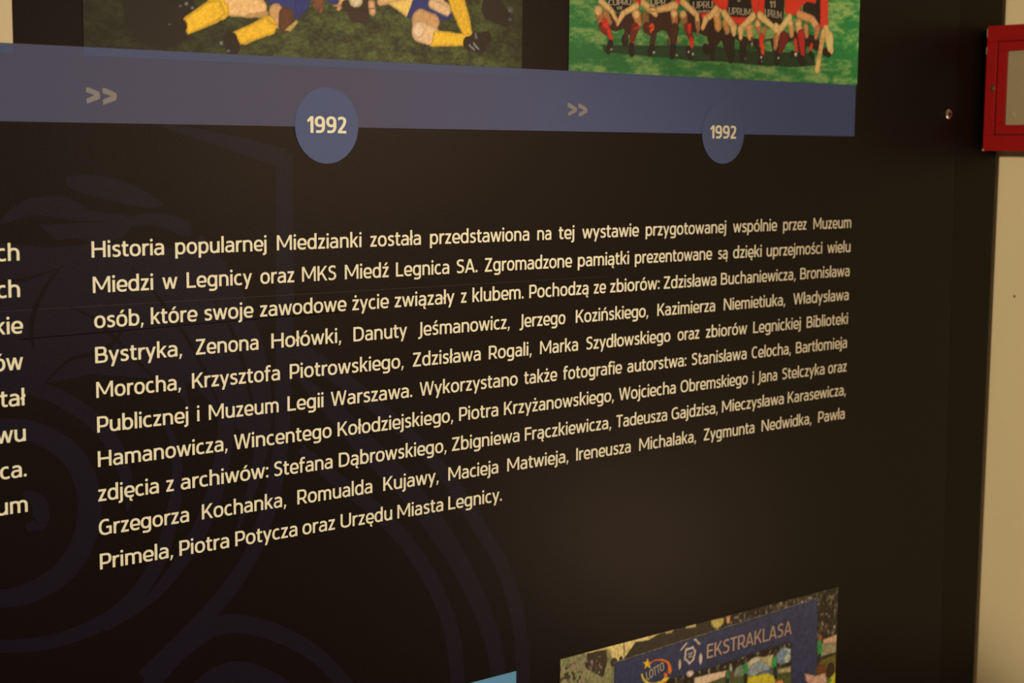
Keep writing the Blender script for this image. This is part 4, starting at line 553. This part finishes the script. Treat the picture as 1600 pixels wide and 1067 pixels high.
# ------------------------------------------------------------------ setting
XW = 1.0639
CEIL = 2.9
def struct(name, bs, mat): return link(name, boxes(name, bs, mat), None, kind='structure')
struct('floor', [(-2.6, XW + .1, -3.4, .12, -.1, 0)], M_floor)
struct('ceiling', [(-2.6, XW + .1, -3.4, .12, CEIL, CEIL + .1)], M_ceil)
struct('wall_back', [(-2.6, XW + .1, .022, .12, 0, CEIL)], M_wall)
wr = struct('wall_right', [(XW, XW + .1, -3.4, .022, 0, CEIL)], M_wall)
def disc(name, c, r, axis, mat, dome=.0, n=16, parent=None, **props):
    """small round head facing -X or -Y"""
    v = []; f = []
    for k, (rr, h) in enumerate(((1, 0), (1, .35), (.8, .8), (.4, 1.0))):
        for i in range(n):
            a = 2 * math.pi * i / n; u, w_ = rr * r * math.cos(a), rr * r * math.sin(a)
            v.append((c[0] + u, c[1] - h * dome, c[2] + w_) if axis == 'y' else (c[0] - h * dome, c[1] + u, c[2] + w_))
    for k in range(3):
        for i in range(n): f.append((k * n + i, k * n + (i + 1) % n, (k + 1) * n + (i + 1) % n, (k + 1) * n + i))
    f.append(tuple(range(3 * n, 4 * n)))
    return link(name, mesh(name, v, f, mat), parent, **props)
disc('nail_hole', (XW, -.0243, H0 - .0798), .0013, 'x', M_dark, .0004, 10, wr, label='tiny dark nail hole')
struct('baseboard_right', [(XW - .012, XW, -3.4, -.002, 0, .08)], M_floor)

# ------------------------------------------------------------------ the exhibition panel
panel = link('exhibition_panel', None)
panel.location = (0, 0, H0)
panel['label'] = 'large black museum history panel with cream Polish text, blue timeline and football team photographs'
panel['category'] = 'exhibition panel'
XP = 1.0539; XS0 = .979
PZ0, PZ1 = -1.15, .62
link('board', boxes('board', [(-1.25, XP, 0, .012, PZ0, PZ1)], M_black), panel)
# dark border strip at the right edge, lapped over the printed sheet (its inner edge runs slightly off plumb)
flat('edge_strip', [[(979, PZ1 * 1000), (XP * 1000, PZ1 * 1000), (XP * 1000, PZ0 * 1000), (1000, PZ0 * 1000), (991.5, -506), (982, 0), (979, 100)]], M_edge, .12, panel, label='matt black edge strip')
# crest watermark
polys = []; lifts = []
for k, (L, R) in enumerate(CREST_RIBBONS):
    for i in range(len(L) - 1): polys.append([L[i], R[i], R[i + 1], L[i + 1]]); lifts.append(k * .006)
for k, p in enumerate(CREST_PATCHES): polys.append(p); lifts.append(.08 + k * .006)
flat('crest_watermark', polys, M_crest, .06, panel, lifts, label='faint dark blue lion crest in curved stripes')
for k, (L, R) in enumerate(CREST_LINES):
    flat('crest_line', [[L[i], R[i], R[i + 1], L[i + 1]] for i in range(len(L) - 1)], M_black, .215 + .003 * k, panel)
# timeline band, overlaps, year discs
ZT, ZB, XE = 140.3, 90.3, 809.5
flat('timeline_band', [[(-1200, ZT), (XE, ZT), (XE, ZB), (-1200, ZB)]], M_band, .24, panel, label='flat blue timeline band')
x0, x1, zb, xb, zb2 = STRIP
flat('overlap_strip', [[(x0, ZT), (x1, ZT), (x1, zb), (x0, zb)]], M_strip, .36, panel)
flat('overlap_strip', [[(-150, ZT), (xb, ZT), (xb, zb2), (-150, zb2)]], M_strip, .36, panel)
for k, (cx, x_a, x_b) in enumerate(((189.0, 164.5, 214.5), (620.0, 593.5, 643.5))):
    dd = flat('year_disc', [[(cx + 28.1 * math.cos(t * math.pi / 36), 91.3 + 28.1 * math.sin(t * math.pi / 36)) for t in range(72)]], M_disc, .48, panel, label='round blue disc with cream year number')
    letters('year_number', [('1992', YEAR_X[k][0], YEAR_X[k][1], YEAR_X[k][2], YEAR_X[k][3])], M_text, .60, dd)
for p in CHEVRONS: flat('chevron_mark', [p], M_chev, .40, panel, label='grey printed chevron')
# text column
CAP = 11.0
for i, row in enumerate(TEXT_ROWS):
    letters('text_line', [(wd, a, b, -24.0 * i, CAP) for wd, a, b in row], M_text, .30, panel)
for i, (wd, xr) in enumerate(LEFT_ROWS):
    ps, wid = layout(wd); letters('text_line', [(wd, xr - wid * CAP / 700 * 1.06, xr, -24.0 * i, CAP)], M_text, .30, panel)
# film seams across the text
def seam(z0, z1, xa, xb, t, mat, lift):
    flat('film_seam', [[(xa, z0 + t), (xa, z0), (xb, z1), (xb, z1 + t)]], mat, lift, panel)
for s in SEAMS: seam(s[0], s[1], s[2], s[3], s[4], M_crease if s[5] else M_dark, .2)

# ------------------------------------------------------------------ printed photographs (ink colours computed on a fine grid)
rng = np.random.RandomState(7)
def vnoise(x, z, sx, sz, seed):
    r = np.random.RandomState(seed); T = r.rand(64, 64)
    u = x / sx + 100; v = z / sz + 100; i = np.floor(u).astype(int); j = np.floor(v).astype(int); a = u - i; b = v - j
    a = a * a * (3 - 2 * a); b = b * b * (3 - 2 * b); g = lambda p, q: T[p % 64, q % 64]
    return (g(i, j) * (1 - a) + g(i + 1, j) * a) * (1 - b) + (g(i, j + 1) * (1 - a) + g(i + 1, j + 1) * a) * b
def sd(kind, pr, x, z):
    if kind == 'c':
        ax, az, ra, bx, bz, rb = pr; dx, dz = bx - ax, bz - az; L = max(dx * dx + dz * dz, 1e-6)
        t = np.clip(((x - ax) * dx + (z - az) * dz) / L, 0, 1)
        return np.hypot(x - ax - t * dx, z - az - t * dz) - (ra + (rb - ra) * t)
    if kind == 'e':
        cx, cz, rx, rz = pr; k = np.hypot((x - cx) / rx, (z - cz) / rz); return (k - 1) * min(rx, rz)
    d = np.full(x.shape, 1e9); ins = np.zeros(x.shape, bool); n = len(pr)
    for i in range(n):
        ax, az = pr[i]; bx, bz = pr[(i + 1) % n]; dx, dz = bx - ax, bz - az; L = max(dx * dx + dz * dz, 1e-6)
        t = np.clip(((x - ax) * dx + (z - az) * dz) / L, 0, 1); d = np.minimum(d, np.hypot(x - ax - t * dx, z - az - t * dz))
        if dz != 0: ins ^= ((az > z) != (bz > z)) & (x < (bx - ax) * (z - az) / dz + ax)
    return np.where(ins, -d, d)
def photograph(name, rect, ground, shapes, mult, step, grain, white, lift=.5, soft=0.13, **props):
    x0, x1, z0, z1 = rect
    nx, nz = int((x1 - x0) / step) + 1, int((z1 - z0) / step) + 1
    X, Z = np.meshgrid(np.linspace(x0, x1, nx), np.linspace(z0, z1, nz))
    C = ground(X, Z)
    for kind, c, s, pr in shapes:
        if kind == 'g' : bx = [p[0] for p in pr]; bz = [p[1] for p in pr]; m_ = 3
        elif kind == 'c': bx = [pr[0], pr[3]]; bz = [pr[1], pr[4]]; m_ = max(pr[2], pr[5]) + 3
        else: bx = [pr[0]]; bz = [pr[1]]; m_ = max(pr[2], pr[3]) * 1.2 + 3
        if max(bx) < x0 - m_ or min(bx) > x1 + m_ or max(bz) < z0 - m_ or min(bz) > z1 + m_: continue
        ia = max(0, int((min(bx) - m_ - x0) / step)); ib = min(nx, int((max(bx) + m_ - x0) / step) + 2)
        ja = max(0, int((min(bz) - m_ - z0) / step)); jb = min(nz, int((max(bz) + m_ - z0) / step) + 2)
        if ia >= ib or ja >= jb: continue
        xs, zs = X[ja:jb, ia:ib], Z[ja:jb, ia:ib]
        wob = (vnoise(xs, zs, 2.2, 2.2, 5) - .5) * .5
        d = sd(kind, pr, xs + wob, zs + wob); w_ = soft * s + .12
        a = np.clip(.5 - d / (2 * w_), 0, 1)[..., None]; a = a * a * (3 - 2 * a)
        tex = 1 + (vnoise(xs, zs, 1.6, 2.4, 11) - .5)[..., None] * .14 + np.clip(-d / 2.2, 0, 1)[..., None] * .24 - .15
        C[ja:jb, ia:ib] = C[ja:jb, ia:ib] * (1 - a) + np.array(c, float) * tex * a
    if mult is not None: C = mult(X, Z, C)
    C = C * (1 + (rng.rand(nz, nx, 1) - .5) * grain)
    C = np.clip(C, 3, 250) / 255; C = np.where(C < .04045, C / 12.92, ((C + .055) / 1.055) ** 2.4)
    C = np.clip(C / white(X)[..., None] * .80, 0, .9)
    C = np.clip(C / np.array([1.0, .80, .56]), 0, .88)
    y = -lift * MM
    v = np.stack([X * MM, np.full_like(X, y), Z * MM], -1).reshape(-1, 3)
    idx = np.arange(nx * nz).reshape(nz, nx)
    f = np.stack([idx[:-1, :-1], idx[:-1, 1:], idx[1:, 1:], idx[1:, :-1]], -1).reshape(-1, 4)
    me = bpy.data.meshes.new(name)
    me.vertices.add(len(v)); me.vertices.foreach_set('co', v.astype(np.float32).ravel())
    me.loops.add(len(f) * 4); me.loops.foreach_set('vertex_index', f.astype(np.int32).ravel())
    me.polygons.add(len(f)); me.polygons.foreach_set('loop_start', np.arange(0, len(f) * 4, 4, dtype=np.int32)); me.update(calc_edges=True)
    at = me.color_attributes.new('ink', 'FLOAT_COLOR', 'POINT')
    at.data.foreach_set('color', np.concatenate([C.reshape(-1, 3), np.ones((nx * nz, 1))], 1).astype(np.float32).ravel())
    me.materials.append(M_print)
    return link(name, me, panel, **props)
def col3(a, b, t): return np.array(a, float) * (1 - t[..., None]) + np.array(b, float) * t[..., None]
def grass_red(X, Z):
    n = .5 * vnoise(X, Z, 22, 6, 1) + .3 * vnoise(X, Z, 7, 2.4, 2) + .2 * vnoise(X, Z, 2, 1.0, 3)
    t = np.clip((n - .42) * 3.2, 0, 1); c = col3((28, 105, 48), (120, 150, 78), t)
    low = np.clip((178 - Z) / 26, 0, 1)[..., None]
    return c * (1 - .10 * low)
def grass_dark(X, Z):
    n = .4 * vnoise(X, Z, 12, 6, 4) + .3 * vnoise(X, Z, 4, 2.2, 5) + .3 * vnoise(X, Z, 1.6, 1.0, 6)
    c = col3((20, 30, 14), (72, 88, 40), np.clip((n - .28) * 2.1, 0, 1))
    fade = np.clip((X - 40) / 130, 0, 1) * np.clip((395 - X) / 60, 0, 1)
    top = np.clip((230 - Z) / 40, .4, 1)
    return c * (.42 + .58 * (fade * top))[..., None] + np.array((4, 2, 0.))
def crowd(X, Z):
    n = vnoise(X, Z, 3.2, 4.2, 8); n2 = vnoise(X, Z, 1.7, 2.2, 9)
    c = col3((24, 20, 12), (165, 150, 115), np.clip((n - .35) * 2.0, 0, 1) * n2 ** 1.5)
    return c
def mult_stad(X, Z, C):
    n = vnoise(X, Z, 1.8, 2.2, 12); k = ((X < 478) & (Z < -372))[..., None]
    blot = np.clip((n - .62) * 5, 0, 1)[..., None] * k
    C = C * (.84 + .32 * vnoise(X, Z, 2.0, 2.6, 21)[..., None]) * np.where(Z > -395, 1, 1.0)[..., None]
    dk = np.clip((vnoise(X, Z, 2.4, 3, 14) - .45) * 4, 0, 1)[..., None] * k * np.clip((465 - X) / 12, 0, 1)[..., None]
    C = C * (1 - .6 * dk); return C * (1 - blot * .8) + np.array((150, 110, 105.)) * blot * .8
wr_red = lambda X: np.interp(X, [430, 560, 700, 815], WHITE_RED)
wr_yel = lambda X: np.interp(X, [0, 120, 250, 380], WHITE_YEL)
wr_std = lambda X: np.interp(X, [430, 560, 700, 815], WHITE_STD)
WHITE_RED = [.86, .80, .58, .40]; WHITE_YEL = [.74, .86, .92, .88]; WHITE_STD = [.66, .60, .48, .34]
pr_ = photograph('team_photograph', RECTS['red'], grass_red, RED_TEAM, None, .9, .16, wr_red, label='colour photograph of crouching footballers in red and black on green grass')
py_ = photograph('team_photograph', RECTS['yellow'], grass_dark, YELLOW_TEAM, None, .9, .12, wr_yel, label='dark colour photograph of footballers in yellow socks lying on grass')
ps_ = photograph('stadium_photograph', RECTS['stadium'], crowd, STADIUM, mult_stad, .75, .2, wr_std, label='stadium photograph with a blue league banner over the pitch')
r = RECTS['beige']; flat('beige_print', [[(r[0], r[2]), (r[1], r[2]), (r[1], r[3]), (r[0], r[3])]], M_beige, .5, panel, label='beige document print at the left edge')
r = RECTS['cyan']; flat('light_blue_print', [[(r[0], r[2]), (r[1], r[2]), (r[1], r[3]), (r[0], r[3])]], M_cyan, .5, panel, label='light blue print at the lower edge')
for t, (A, B, T), which in PRINT_LETTERS:
    ps, wd = layout(t); polys = []
    for p in ps:
        polys.append([(A[0] + (B[0] - A[0]) * px / wd + (T[0] - A[0]) * pz / 700, A[1] + (B[1] - A[1]) * px / wd + (T[1] - A[1]) * pz / 700) for px, pz in p])
    if which == 'pale':      # heavier jersey figures
        dx, dz = (B[0] - A[0]) / wd * 38, (B[1] - A[1]) / wd * 38
        polys = polys + [[(x + dx, z + dz) for x, z in p] for p in polys]
    lf = [(j % 60) * .004 for j in range(len(polys))]
    flat('banner_lettering' if which == 'pink' or t == 'LOTTO' else 'jersey_lettering', polys, M_pink if which == 'pink' else M_pale, .62, ps_ if (which == 'pink' or t == 'LOTTO') else pr_, lf)
# fixing screw
sx, sz = .9634, .1152
s_ = disc('fixing_screw', (sx, -.0004, sz), .0052, 'y', M_steel, .0022, 20, panel, label='small shiny steel screw head')
link('screw_slot', boxes('screw_slot', [(sx - .0006, sx + .0006, -.0029, -.0024, sz - .0028, sz + .0028), (sx - .0028, sx + .0028, -.0029, -.0024, sz - .0006, sz + .0006)], M_dark), s_)

# ------------------------------------------------------------------ red wall box on the side wall
DB = .045; xf = XW - DB
ya, yb = -.0065, -.150; za, zb = .0772, .2085          # outer frame (far edge, near edge, bottom, top)
bx = link('alarm_box', None); bx.location = (0, 0, H0)
bx['label'] = 'small red enamelled metal box with a glazed door, screwed to the cream side wall'; bx['category'] = 'wall box'
link('housing', boxes('housing', [(xf + .004, XW, yb + .002, ya - .002, za + .002, zb - .002)], M_red), bx)
def frame_boxes(x0, x1, y0, y1, z0, z1, wy, wz):        # y0 = near (small), y1 = far
    return [(x0, x1, y0, y1, z1 - wz, z1), (x0, x1, y0, y1, z0, z0 + wz), (x0, x1, y0, y0 + wy, z0 + wz, z1 - wz), (x0, x1, y1 - wy, y1, z0 + wz, z1 - wz)]
link('frame', boxes('frame', frame_boxes(xf, xf + .006, yb, ya, za, zb, .0128, .0165), M_red, .0007), bx)
yd0, yd1, zd0, zd1 = yb + .0138, ya - .0139, za + .0175, zb - .0172
link('door_gap', boxes('door_gap', [(xf + .0035, xf + .0042, yd0 - .001, yd1 + .001, zd0 - .001, zd1 + .001)], M_groove), bx)
dr = link('door', boxes('door', frame_boxes(xf + .0005, xf + .0035, yd0, yd1, zd0, zd1, .0110, .0098), M_red, .0005), bx)
link('glass_pane', boxes('glass_pane', [(xf + .0022, xf + .0030, yd0 + .010, yd1 - .010, zd0 + .009, zd1 - .009)], M_glass), dr)
link('notice_card', boxes('notice_card', [(xf + .0031, xf + .0034, yd0 + .0105, yd1 - .0105, zd0 + .0095, zd1 - .0095)], M_card), dr, label='blank cream card behind the glass')
disc('lock_hole', (xf, ya - .0092, .1424), .0030, 'x', M_lock, .0008, 14, bx, label='small dark round keyhole')
for q_ in [(xf - .0002, xf + .002, ya - .0016, ya + .0003, za - .0002, za + .002), (xf - .0002, xf + .002, ya - .0005, ya + .0002, zb - .012, zb - .003), (xf - .0002, xf + .002, ya - .0004, ya + .0002, zb - .03, zb - .022)]:
    link('paint_chip', boxes('paint_chip', [q_], M_chip), bx)
